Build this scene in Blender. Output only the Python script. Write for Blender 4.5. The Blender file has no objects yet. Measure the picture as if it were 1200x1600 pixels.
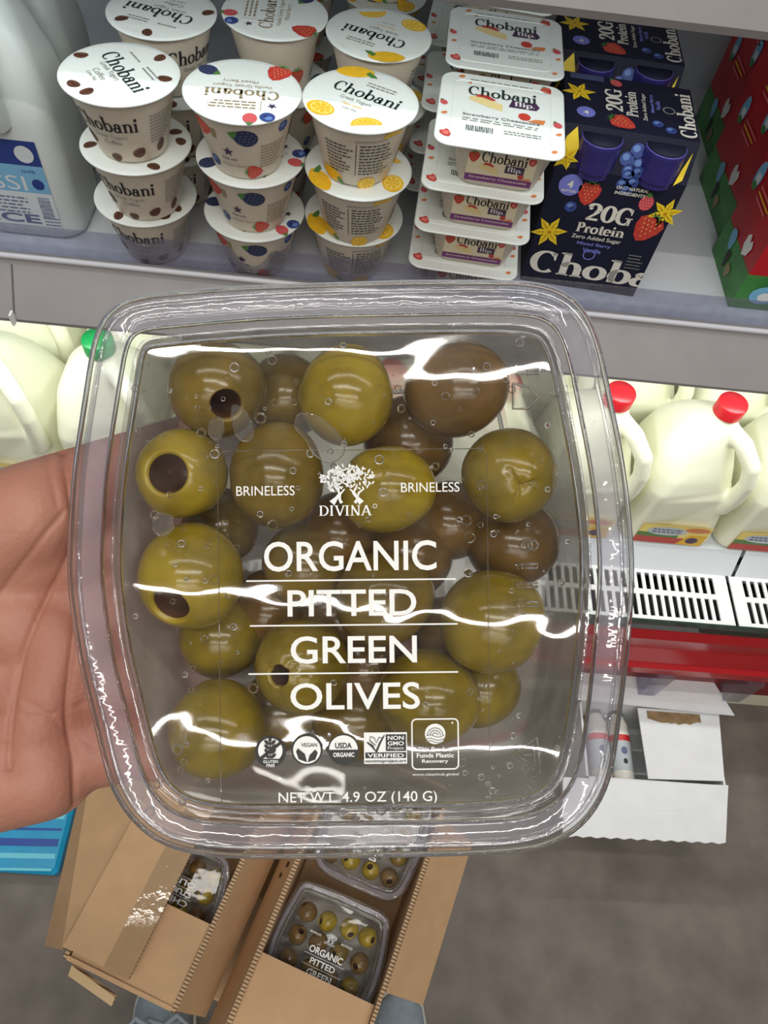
import bpy, math, random
import numpy as np
from mathutils import Vector, Matrix, noise
R_ = math.radians
PI = math.pi
random.seed(7)
S = bpy.context.scene
COL = S.collection

# ------------------------------------------------------------------ camera, light, exposure
H = 1.45                      # camera height above the floor
FPX = 1155.0                  # focal length in pixels of the 1200 x 1600 frame
CR = Matrix(((0.995, 0.086, 0.050), (0.046, -0.847, 0.530), (0.088, -0.525, -0.847)))  # rows X,Y,Z <- right,down,forward
c0 = Vector((CR[0][0], CR[1][0], CR[2][0])).normalized()
c2 = Vector((CR[0][2], CR[1][2], CR[2][2])); c2 = (c2 - c0 * c2.dot(c0)).normalized()
c1 = c2.cross(c0)
CAMX, CAMD, CAMF = c0, c1, c2
CAMPOS = Vector((0, 0, H))
cam = bpy.data.cameras.new('camera')
camo = bpy.data.objects.new('camera', cam); COL.objects.link(camo)
cam.sensor_fit = 'VERTICAL'; cam.sensor_height = 36; cam.lens = FPX * 36 / 1600
cam.clip_start = 0.01
CAMM = Matrix(((CAMX.x, -CAMD.x, -CAMF.x, 0), (CAMX.y, -CAMD.y, -CAMF.y, 0), (CAMX.z, -CAMD.z, -CAMF.z, H), (0, 0, 0, 1)))
camo.matrix_world = CAMM
S.camera = camo
S.view_settings.view_transform = 'Standard'
S.view_settings.look = 'None'
S.view_settings.gamma = 1
S.view_settings.exposure = 0.0
S.cycles.transparent_max_bounces = 32
S.cycles.max_bounces = 10
S.cycles.use_denoising = True
S.cycles.caustics_refractive = False
S.cycles.caustics_reflective = False
W = bpy.data.worlds.new('store_ambient'); S.world = W; W.use_nodes = True
W.node_tree.nodes['Background'].inputs[0].default_value = (0.93, 0.97, 1.0, 1)
W.node_tree.nodes['Background'].inputs[1].default_value = 0.14

def area(name, loc, direction, sx, sy, power, col=(1, 1, 1), spread=180):
    l = bpy.data.lights.new(name, 'AREA'); l.shape = 'RECTANGLE'; l.size = sx; l.size_y = sy
    l.energy = power; l.color = col; l.spread = R_(spread)
    o = bpy.data.objects.new(name, l); COL.objects.link(o)
    z = -Vector(direction).normalized(); x = Vector((1, 0, 0)); x = (x - z * x.dot(z)).normalized(); y = z.cross(x)
    m = Matrix((x, y, z)).transposed().to_4x4(); m.translation = loc
    o.matrix_world = m
    return o
# rows of ceiling tubes over the aisle
for y in (-0.70, -1.74, -2.52):
    area('ceiling_tube_light', (0.05, y, 3.5), (0, 0, -1), 2.4, 0.030, 21, (1, 0.97, 0.9))
area('ceiling_tube_light', (-0.47, -2.87, 3.5), (0, 0, -1), 0.42, 0.05, 1.6, (1, 0.97, 0.9))
for y, p in ((0.28, 26), (-3.5, 20), (-4.6, 20)):
    area('aisle_ceiling_light', (0.3, y, 3.7), (0, 0.0 if y > 0 else .45, -1), 5.0, 0.13, p, (1, 0.955, 0.89))
# LED strips under the front edge of the two shelves
area('shelf_led_light', (0.1, 0.585, 1.212), (0, 0.55, -1), 2.2, 0.02, 2.4, (0.92, 1.0, 1.0))
area('shelf_led_light', (0.1, 0.613, 0.861), (0, 0.55, -1), 2.2, 0.02, 4.8, (0.93, 1.0, 0.98))

# ------------------------------------------------------------------ helpers
def ray(px, py):
    return CAMX * (px - 600) + CAMD * (py - 800) + CAMF * FPX
def at(px, py, z):
    d = ray(px, py); return CAMPOS + d * ((z - H) / d.z)
def lin(c):
    r = []
    for v in c[:3]:
        v = v / 255.0
        r.append(v / 12.92 if v <= .04045 else ((v + .055) / 1.055) ** 2.4)
    return (r[0], r[1], r[2], 1)

MATS = {}
def M(name, col=(200, 200, 200), rough=.5, metal=0, var=0, scale=20, bump=0, bscale=60, sss=0, spec=.5, col2=None, emit=0):
    if name in MATS: return MATS[name]
    m = bpy.data.materials.new(name); m.use_nodes = True; MATS[name] = m
    nt = m.node_tree; b = nt.nodes['Principled BSDF']
    b.inputs['Base Color'].default_value = lin(col)
    b.inputs['Roughness'].default_value = rough; b.inputs['Metallic'].default_value = metal
    b.inputs['Specular IOR Level'].default_value = spec
    if emit:
        b.inputs['Emission Color'].default_value = lin(col); b.inputs['Emission Strength'].default_value = emit
    if sss:
        b.inputs['Subsurface Weight'].default_value = sss
        b.inputs['Subsurface Radius'].default_value = (.01, .006, .003); b.inputs['Subsurface Scale'].default_value = .6
    tc = nt.nodes.new('ShaderNodeTexCoord')
    if var or col2:
        n = nt.nodes.new('ShaderNodeTexNoise'); n.inputs['Scale'].default_value = scale; n.inputs['Detail'].default_value = 6
        nt.links.new(tc.outputs['Object'], n.inputs['Vector'])
        r = nt.nodes.new('ShaderNodeValToRGB')
        c = lin(col)
        if col2: ca, cb = c, lin(col2)
        else:
            ca = tuple(x * (1 - var) for x in c[:3]) + (1,); cb = tuple(min(1, x * (1 + var)) for x in c[:3]) + (1,)
        r.color_ramp.elements[0].color = ca; r.color_ramp.elements[1].color = cb
        r.color_ramp.elements[0].position = .32; r.color_ramp.elements[1].position = .68
        nt.links.new(n.outputs['Fac'], r.inputs['Fac']); nt.links.new(r.outputs['Color'], b.inputs['Base Color'])
    if bump:
        n2 = nt.nodes.new('ShaderNodeTexNoise'); n2.inputs['Scale'].default_value = bscale; n2.inputs['Detail'].default_value = 4
        nt.links.new(tc.outputs['Object'], n2.inputs['Vector'])
        bp = nt.nodes.new('ShaderNodeBump'); bp.inputs['Strength'].default_value = bump; bp.inputs['Distance'].default_value = .002
        nt.links.new(n2.outputs['Fac'], bp.inputs['Height']); nt.links.new(bp.outputs['Normal'], b.inputs['Normal'])
    return m

def clear_mat(name, tint=(250, 250, 250), haze=0.0, haze_col=(205, 205, 205), rough=.04, hscale=60, refl=1.0, hvar=.5, bump=0, bscale=80, ior=1.5):
    """thin clear plastic: transmits straight through, mirrors by Fresnel, with a share of milky scatter"""
    if name in MATS: return MATS[name]
    m = bpy.data.materials.new(name); m.use_nodes = True; MATS[name] = m
    nt = m.node_tree; nt.nodes.remove(nt.nodes['Principled BSDF']); out = nt.nodes['Material Output']
    N = nt.nodes.new; L = nt.links.new
    tr = N('ShaderNodeBsdfTransparent'); tr.inputs['Color'].default_value = lin(tint)
    gl = N('ShaderNodeBsdfGlossy'); gl.inputs['Roughness'].default_value = rough
    fr = N('ShaderNodeLayerWeight'); fr.inputs['Blend'].default_value = .5
    pw = N('ShaderNodeMath'); pw.operation = 'POWER'; pw.inputs[1].default_value = 5; L(fr.outputs['Facing'], pw.inputs[0])
    sc = N('ShaderNodeMath'); sc.operation = 'MULTIPLY_ADD'; sc.inputs[1].default_value = .85; sc.inputs[2].default_value = ((ior - 1) / (ior + 1)) ** 2; L(pw.outputs[0], sc.inputs[0])
    base = tr.outputs[0]
    tc = N('ShaderNodeTexCoord')
    if haze:
        df = N('ShaderNodeBsdfDiffuse'); df.inputs['Color'].default_value = lin(haze_col)
        tl = N('ShaderNodeBsdfTranslucent'); tl.inputs['Color'].default_value = lin(haze_col)
        ms = N('ShaderNodeMixShader'); ms.inputs[0].default_value = .45
        L(df.outputs[0], ms.inputs[1]); L(tl.outputs[0], ms.inputs[2])
        n = N('ShaderNodeTexNoise'); n.inputs['Scale'].default_value = hscale; n.inputs['Detail'].default_value = 5
        L(tc.outputs['Object'], n.inputs['Vector'])
        mr = N('ShaderNodeMapRange'); mr.inputs['From Min'].default_value = .3; mr.inputs['From Max'].default_value = .7
        mr.inputs['To Min'].default_value = haze * (1 - hvar); mr.inputs['To Max'].default_value = min(.95, haze * (1 + hvar))
        L(n.outputs['Fac'], mr.inputs['Value'])
        m2 = N('ShaderNodeMixShader'); L(mr.outputs[0], m2.inputs[0]); L(base, m2.inputs[1]); L(ms.outputs[0], m2.inputs[2])
        base = m2.outputs[0]
    mul = N('ShaderNodeMath'); mul.operation = 'MULTIPLY'; mul.inputs[1].default_value = refl; mul.use_clamp = True
    L(sc.outputs[0], mul.inputs[0])
    mx = N('ShaderNodeMixShader'); L(mul.outputs[0], mx.inputs[0]); L(base, mx.inputs[1]); L(gl.outputs[0], mx.inputs[2])
    if bump:
        n2 = N('ShaderNodeTexNoise'); n2.inputs['Scale'].default_value = bscale; n2.inputs['Detail'].default_value = 3
        L(tc.outputs['Object'], n2.inputs['Vector'])
        bp = N('ShaderNodeBump'); bp.inputs['Strength'].default_value = bump; bp.inputs['Distance'].default_value = .001
        L(n2.outputs['Fac'], bp.inputs['Height']); L(bp.outputs['Normal'], gl.inputs['Normal']); L(bp.outputs['Normal'], fr.inputs['Normal'])
    L(mx.outputs[0], out.inputs['Surface'])
    return m

def glass_mat(name, col=(245, 245, 245), rough=.0, ior=1.4):
    if name in MATS: return MATS[name]
    m = bpy.data.materials.new(name); m.use_nodes = True; MATS[name] = m
    b = m.node_tree.nodes['Principled BSDF']
    b.inputs['Base Color'].default_value = lin(col); b.inputs['Roughness'].default_value = rough
    b.inputs['IOR'].default_value = ior; b.inputs['Transmission Weight'].default_value = 1
    return m

def fog_mat(name='fogged_bottom', blur=.42, share=.22, lo=.12, hi=.42):
    """tub bottom wet with condensation: blurs what lies behind, with some milky scatter"""
    m = bpy.data.materials.new(name); m.use_nodes = True
    nt = m.node_tree; nt.nodes.remove(nt.nodes['Principled BSDF']); out = nt.nodes['Material Output']; N = nt.nodes.new; L = nt.links.new
    rf = N('ShaderNodeBsdfRefraction'); rf.inputs['Color'].default_value = lin((248, 247, 245)); rf.inputs['IOR'].default_value = 1.16; rf.inputs['Roughness'].default_value = blur
    tr = N('ShaderNodeBsdfTransparent'); tr.inputs['Color'].default_value = lin((248, 247, 245))
    a = N('ShaderNodeMixShader'); a.inputs[0].default_value = share; L(rf.outputs[0], a.inputs[1]); L(tr.outputs[0], a.inputs[2])
    df = N('ShaderNodeBsdfDiffuse'); df.inputs['Color'].default_value = lin((240, 237, 230)); tl = N('ShaderNodeBsdfTranslucent'); tl.inputs['Color'].default_value = lin((222, 218, 210))
    b = N('ShaderNodeMixShader'); b.inputs[0].default_value = .16; L(df.outputs[0], b.inputs[1]); L(tl.outputs[0], b.inputs[2])
    tc = N('ShaderNodeTexCoord'); n = N('ShaderNodeTexNoise'); n.inputs['Scale'].default_value = 55; n.inputs['Detail'].default_value = 8; L(tc.outputs['Object'], n.inputs['Vector'])
    mr = N('ShaderNodeMapRange'); mr.inputs['From Min'].default_value = .3; mr.inputs['From Max'].default_value = .7; mr.inputs['To Min'].default_value = lo; mr.inputs['To Max'].default_value = hi; L(n.outputs['Fac'], mr.inputs['Value'])
    c = N('ShaderNodeMixShader'); L(mr.outputs[0], c.inputs[0]); L(a.outputs[0], c.inputs[1]); L(b.outputs[0], c.inputs[2])
    L(c.outputs[0], out.inputs['Surface']); return m

class MB:
    def __init__(s): s.v = []; s.f = []; s.m = []; s.sm = []; s.mats = []
    def mi(s, m):
        if m not in s.mats: s.mats.append(m)
        return s.mats.index(m)
    def add(s, verts, faces, mat, smooth=True, xf=None):
        o = len(s.v); k = s.mi(mat)
        for p in verts:
            p = Vector(p)
            s.v.append(tuple(xf @ p) if xf is not None else tuple(p))
        for f in faces:
            s.f.append(tuple(i + o for i in f)); s.m.append(k); s.sm.append(smooth)
    def box(s, a, b, mat, xf=None, bev=0):
        (x0, y0, z0), (x1, y1, z1) = a, b
        if bev:
            c = [(x0 + bev, y0), (x1 - bev, y0), (x1, y0 + bev), (x1, y1 - bev), (x1 - bev, y1), (x0 + bev, y1), (x0, y1 - bev), (x0, y0 + bev)]
            q = [(x0 + 2 * bev, y0 + bev), (x1 - 2 * bev, y0 + bev), (x1 - bev, y0 + 2 * bev), (x1 - bev, y1 - 2 * bev), (x1 - 2 * bev, y1 - bev), (x0 + 2 * bev, y1 - bev), (x0 + bev, y1 - 2 * bev), (x0 + bev, y0 + 2 * bev)]
            s.loft([[(x, y, z0) for x, y in q], [(x, y, z0 + bev) for x, y in c], [(x, y, z1 - bev) for x, y in c], [(x, y, z1) for x, y in q]], mat, True, True, False, xf)
            return
        s.add([(x0, y0, z0), (x1, y0, z0), (x1, y1, z0), (x0, y1, z0), (x0, y0, z1), (x1, y0, z1), (x1, y1, z1), (x0, y1, z1)],
              [(3, 2, 1, 0), (4, 5, 6, 7), (0, 1, 5, 4), (1, 2, 6, 5), (2, 3, 7, 6), (3, 0, 4, 7)], mat, False, xf)
    def loft(s, rings, mat, cap0=False, cap1=False, smooth=True, xf=None, closed=True):
        n = len(rings[0]); v = []; f = []
        for r in rings: v += list(r)
        for i in range(len(rings) - 1):
            for j in range(n if closed else n - 1):
                a, b = i * n + j, i * n + (j + 1) % n
                f.append((a, b, b + n, a + n))
        s.add(v, f, mat, smooth, xf)
        if cap0: s.add(rings[0], [tuple(range(n))[::-1]], mat, False, xf)
        if cap1: s.add(rings[-1], [tuple(range(n))], mat, False, xf)
    def lathe(s, prof, mat, n=48, xf=None, smooth=True):
        s.loft([[(r * math.cos(2 * PI * j / n), r * math.sin(2 * PI * j / n), z) for j in range(n)] for r, z in prof], mat, prof[0][0] > 1e-6, prof[-1][0] > 1e-6, smooth, xf)
    def tube(s, pts, r, mat, n=8, closed=False, xf=None, caps=True):
        P = [Vector(p) for p in pts]; m = len(P); rings = []; up = None
        for i in range(m):
            if closed: t = P[(i + 1) % m] - P[i - 1]
            else: t = P[min(i + 1, m - 1)] - P[max(i - 1, 0)]
            t = t.normalized() if t.length > 1e-9 else Vector((1, 0, 0))
            if up is None:
                up = Vector((0, 0, 1)) if abs(t.z) < .9 else Vector((1, 0, 0))
            a = t.cross(up)
            if a.length < 1e-6: a = t.orthogonal()
            a.normalize(); b = a.cross(t).normalized(); up = b
            ri = r[i] if isinstance(r, (list, tuple)) else r
            rings.append([tuple(P[i] + (a * math.cos(2 * PI * k / n) + b * math.sin(2 * PI * k / n)) * ri) for k in range(n)])
        if closed: rings.append(rings[0])
        s.loft(rings, mat, caps and not closed, caps and not closed, True, xf)
    def panel(s, q, th, mat, edge=None, xf=None):
        """board from a quad of corners, thickness th against its normal, cut edges in their own material"""
        q = [Vector(p) for p in q]; n = (q[1] - q[0]).cross(q[3] - q[0]).normalized()
        b = [p - n * th for p in q]; k = len(q)
        s.add(q + b, [tuple(range(k)), tuple(range(2 * k - 1, k - 1, -1))], mat, False, xf)
        for i in range(k):
            j = (i + 1) % k
            s.add([q[i], q[j], b[j], b[i]], [(3, 2, 1, 0)], edge or mat, False, xf)
    def flat(s, shape, mat, mapf, lay=0):
        """lay 2-D print (verts, faces) on a surface"""
        v, f = shape
        s.add([mapf(x, y, lay) for x, y in v], f, mat, False)
    def build(s, name, parent=None, loc=None):
        me = bpy.data.meshes.new(name); me.from_pydata(s.v, [], s.f)
        for m in s.mats: me.materials.append(m)
        me.polygons.foreach_set('material_index', s.m); me.polygons.foreach_set('use_smooth', s.sm); me.update()
        o = bpy.data.objects.new(name, me); COL.objects.link(o)
        if parent: o.parent = parent
        if loc is not None: o.location = loc
        return o

def tag(o, label=None, cat=None, group=None, kind=None):
    if label: o['label'] = label
    if cat: o['category'] = cat
    if group: o['group'] = group
    if kind: o['kind'] = kind
    return o
def empty(name, loc=(0, 0, 0), rz=0, label=None, cat=None, group=None, mat=None):
    o = bpy.data.objects.new(name, None); COL.objects.link(o); o.empty_display_size = .02
    if mat is not None: o.matrix_world = mat
    else: o.location = loc; o.rotation_euler = (0, 0, rz)
    return tag(o, label, cat, group)
def copy_tree(o, parent=None):
    c = o.copy(); COL.objects.link(c); c.parent = parent
    if parent: c.matrix_parent_inverse = o.matrix_parent_inverse.copy()
    for ch in list(o.children): copy_tree(ch, c)
    return c

# ---- 2-D shapes for prints
def poly(pts): return ([tuple(p) for p in pts], [tuple(range(len(pts)))])
def fan(pts, rings=3):
    cx = sum(p[0] for p in pts) / len(pts); cy = sum(p[1] for p in pts) / len(pts); n = len(pts)
    v = [(cx, cy)]; f = []
    for k in range(1, rings + 1):
        q = k / rings; v += [(cx + (x - cx) * q, cy + (y - cy) * q) for x, y in pts]
    for j in range(n): f.append((0, 1 + j, 1 + (j + 1) % n))
    for k in range(rings - 1):
        for j in range(n):
            a = 1 + k * n + j; b = 1 + k * n + (j + 1) % n; f.append((a, a + n, b + n, b))
    return v, f
def ell(cx, cy, rx, ry=None, rot=0, n=18, a0=0, a1=360, wob=0):
    ry = ry or rx; c, s_ = math.cos(R_(rot)), math.sin(R_(rot)); p = []
    full = abs(a1 - a0) >= 360
    for i in range(n if full else n + 1):
        a = R_(a0 + (a1 - a0) * i / n); w = 1 + wob * math.sin(3 * a + cx * 9)
        x, y = rx * w * math.cos(a), ry * w * math.sin(a); p.append((cx + x * c - y * s_, cy + x * s_ + y * c))
    return p
def grid_rect(x0, y0, x1, y1, nx=8, ny=2):
    v = [(x0 + (x1 - x0) * i / nx, y0 + (y1 - y0) * j / ny) for j in range(ny + 1) for i in range(nx + 1)]
    return v, [(j * (nx + 1) + i, j * (nx + 1) + i + 1, (j + 1) * (nx + 1) + i + 1, (j + 1) * (nx + 1) + i) for j in range(ny) for i in range(nx)]
def stroke(pts, w):
    v = []; f = []; n = len(pts)
    for i, (x, y) in enumerate(pts):
        a = pts[max(i - 1, 0)]; b = pts[min(i + 1, n - 1)]; dx, dy = b[0] - a[0], b[1] - a[1]; l = math.hypot(dx, dy) or 1
        ww = (w[i] if isinstance(w, list) else w) / 2; nx, ny = -dy / l * ww, dx / l * ww
        v += [(x + nx, y + ny), (x - nx, y - ny)]
        if i: f.append((2 * i - 2, 2 * i - 1, 2 * i + 1, 2 * i))
    return v, f
def merge(shapes):
    v = []; f = []
    for a, b in shapes:
        o = len(v); v += a; f += [tuple(i + o for i in q) for q in b]
    return v, f
def xform(sh, sx=1, sy=None, rot=0, dx=0, dy=0):
    sy = sx if sy is None else sy; c, s_ = math.cos(R_(rot)), math.sin(R_(rot))
    return [(dx + x * sx * c - y * sy * s_, dy + x * sx * s_ + y * sy * c) for x, y in sh[0]], sh[1]
def fit(sh, x0, y0, x1, y1):
    xs = [p[0] for p in sh[0]]; ys = [p[1] for p in sh[0]]
    a, b, c, d = min(xs), max(xs), min(ys), max(ys)
    return [(x0 + (x - a) / (b - a) * (x1 - x0), y0 + (y - c) / (d - c) * (y1 - y0)) for x, y in sh[0]], sh[1]
TX = {}
def text(s, bold=0.0):
    k = (s, bold)
    if k not in TX:
        cu = bpy.data.curves.new('t', 'FONT'); cu.body = s; cu.offset = bold; cu.resolution_u = 4
        o = bpy.data.objects.new('t', cu); COL.objects.link(o); bpy.context.view_layer.update()
        e = o.evaluated_get(bpy.context.evaluated_depsgraph_get()); me = e.to_mesh()
        TX[k] = ([(v.co.x, v.co.y) for v in me.vertices], [tuple(p.vertices) for p in me.polygons]); e.to_mesh_clear()
        bpy.data.objects.remove(o); bpy.data.curves.remove(cu)
    return TX[k]
# chunky serif lettering drawn with a broad pen
def serif(word, T=.2, t=.075):
    def arc(cx, cy, rx, ry, a0, a1, n=22):
        p = []; w = []
        for i in range(n + 1):
            a = R_(a0 + (a1 - a0) * i / n); p.append((cx + rx * math.cos(a), cy + ry * math.sin(a)))
            w.append(t + (T - t) * abs(math.cos(a)) ** 1.3)
        return stroke(p, w)
    def bar(x0, y0, x1, y1): return ([(x0, y0), (x1, y0), (x1, y1), (x0, y1)], [(0, 1, 2, 3)])
    def stem(x, y0, y1, foot=1, head=1):
        r = [bar(x, y0, x + T, y1)]
        if foot: r.append(bar(x - .07, y0, x + T + .07, y0 + .06))
        if head: r.append(poly([(x - .09, y1 - .07), (x + T, y1 - .1), (x + T, y1), (x - .09, y1 - .02)]))
        return r
    def bowlstem(x, h): return stem(x, 0, h)
    dot = lambda x, y, r: poly(ell(x, y, r, r, 0, 14))
    out = []; X = 0
    for ch in word:
        g = []; adv = .7
        if ch in 'CG':
            g = [arc(.44, .5, .36, .47, 48, 312), poly([(.6, .95), (.75, .95), (.75, .62), (.7, .62)])]; adv = .86
            if ch == 'G': g += [bar(.6, .0, .78, .42), bar(.48, .38, .86, .44)]; adv = .92
        elif ch in 'hn':
            g = stem(.1, 0, 1.05 if ch == 'h' else .63) + [arc(.42, .4, .22, .21, 180, 0)] + stem(.54, 0, .42, 1, 0); adv = .84
        elif ch == 'o': g = [arc(.38, .31, .27, .29, 0, 360, 30)]; adv = .76
        elif ch == 'b': g = stem(.08, 0, 1.05, 0) + [arc(.42, .31, .26, .29, 0, 360, 30)]; adv = .8
        elif ch == 'p': g = stem(.08, -.35, .62) + [arc(.42, .31, .26, .29, 0, 360, 30)]; adv = .8
        elif ch == 'a': g = [arc(.3, .19, .2, .17, 0, 360, 26), bar(.42, .0, .42 + T, .42), arc(.36, .42, .17, .19, 0, 165), dot(.2, .46, .08), bar(.5, 0, .7, .06)]; adv = .74
        elif ch == 'i': g = stem(.1, 0, .63) + [dot(.2, .86, .12)]; adv = .42
        elif ch == 'l': g = stem(.1, 0, 1.05); adv = .42
        elif ch == 'f': g = stem(.12, 0, .8, 1, 0) + [arc(.36, .8, .17, .22, 180, 40), bar(.02, .56, .46, .63)]; adv = .5
        elif ch == 'r': g = stem(.1, 0, .63) + [arc(.4, .42, .16, .18, 170, 50), dot(.47, .52, .09)]; adv = .58
        elif ch == 't': g = [bar(.14, .05, .14 + T, .85), bar(.02, .56, .48, .63), arc(.36, .12, .14, .1, 180, 330)]; adv = .5
        elif ch == 'e': g = [arc(.36, .31, .26, .29, 0, 318, 26), bar(.16, .3, .6, .36)]; adv = .7
        elif ch == '2': g = [arc(.34, .7, .25, .27, 165, -20), stroke([(.57, .6), (.4, .35), (.1, .08)], [T, .14, .1]), bar(.06, 0, .66, .14), dot(.16, .72, .1)]; adv = .74
        elif ch == '0': g = [arc(.38, .49, .27, .46, 0, 360, 32)]; adv = .76
        elif ch == 'P': g = stem(.1, 0, .98) + [arc(.38, .72, .25, .23, 95, -95)] + [bar(.2, .9, .4, .98), bar(.2, .46, .4, .53)]; adv = .74
        elif ch == 'D': g = stem(.1, 0, 1, 1, 0) + [arc(.34, .5, .38, .47, 90, -90), bar(.03, .94, .36, 1), bar(.03, 0, .36, .06)]; adv = .86
        elif ch == 'I': g = stem(.1, 0, 1, 1, 0) + [bar(.03, .94, .17 + T, 1)]; adv = .44
        elif ch == 'V': g = [stroke([(.1, 1), (.42, 0)], T), stroke([(.72, 1), (.42, 0)], t * 1.4), bar(-.02, .95, .28, 1), bar(.6, .95, .84, 1)]; adv = .82
        elif ch == 'A': g = [stroke([(.1, 0), (.42, 1)], t * 1.4), stroke([(.42, 1), (.74, 0)], T), bar(.22, .3, .6, .36), bar(-.02, 0, .22, .05), bar(.6, 0, .88, .05)]; adv = .86
        elif ch == 'N': g = [bar(.1, 0, .1 + t * 1.3, 1), stroke([(.12, 1), (.66, 0)], T), bar(.64, 0, .64 + t * 1.3, 1), bar(0, 0, .3, .05), bar(.54, .95, .84, 1)]; adv = .86
        elif ch == '.': g = [dot(.12, .08, .08)]; adv = .26
        elif ch == ' ': adv = .35
        if g: out.append(xform(merge(g), 1, 1, 0, X, 0))
        X += adv
    return merge(out)
def clampx(sh, hi, lo=-1e9): return [(max(lo, min(hi, x)), y) for x, y in sh[0]], sh[1]

INK = M('dark_green_ink', (36, 52, 48), .5)
BLACK = M('black_ink', (28, 26, 28), .5)
GREYINK = M('grey_ink', (135, 138, 132), .6)
TAUPE = M('taupe_ink', (150, 132, 100), .6)
WHITEINK = M('white_ink', (235, 235, 232), .5)
CREAMINK = M('cream_ink', (226, 220, 208), .5)
P_RED = M('printed_red', (196, 62, 50), .5, var=.2, scale=300)
P_PINK = M('printed_raspberry', (206, 74, 84), .5)
P_PINKL = M('printed_raspberry_light', (226, 120, 118), .5)
P_SEED = M('printed_seed', (240, 190, 120), .5)
P_GREEN = M('printed_leaf', (84, 130, 60), .5)
P_BLUE = M('printed_blueberry', (52, 72, 140), .5)
P_BLUEL = M('printed_blueberry_bloom', (104, 134, 196), .5)
P_BLK = M('printed_blackberry', (38, 44, 76), .5)
P_BLKL = M('printed_blackberry_shine', (72, 82, 124), .5)
P_YEL = M('printed_lemon', (238, 186, 38), .5, var=.08, scale=200)
P_YELL = M('printed_lemon_pith', (248, 222, 120), .5)
P_YELF = M('printed_flower', (240, 206, 40), .5)
P_YELD = M('printed_flower_throat', (196, 140, 20), .5)
P_BRN = M('printed_bean', (96, 58, 42), .5, var=.3, scale=300)
P_BRND = M('printed_bean_split', (44, 26, 20), .5)
P_TAN = M('printed_cake', (238, 214, 150), .5)
P_ORG = M('printed_biscuit', (222, 132, 74), .5)
P_PURP = M('printed_plum', (72, 44, 78), .5)
P_MAG = M('printed_magenta', (112, 40, 110), .5)
P_LILAC = M('printed_lilac', (120, 124, 206), .5)

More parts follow.
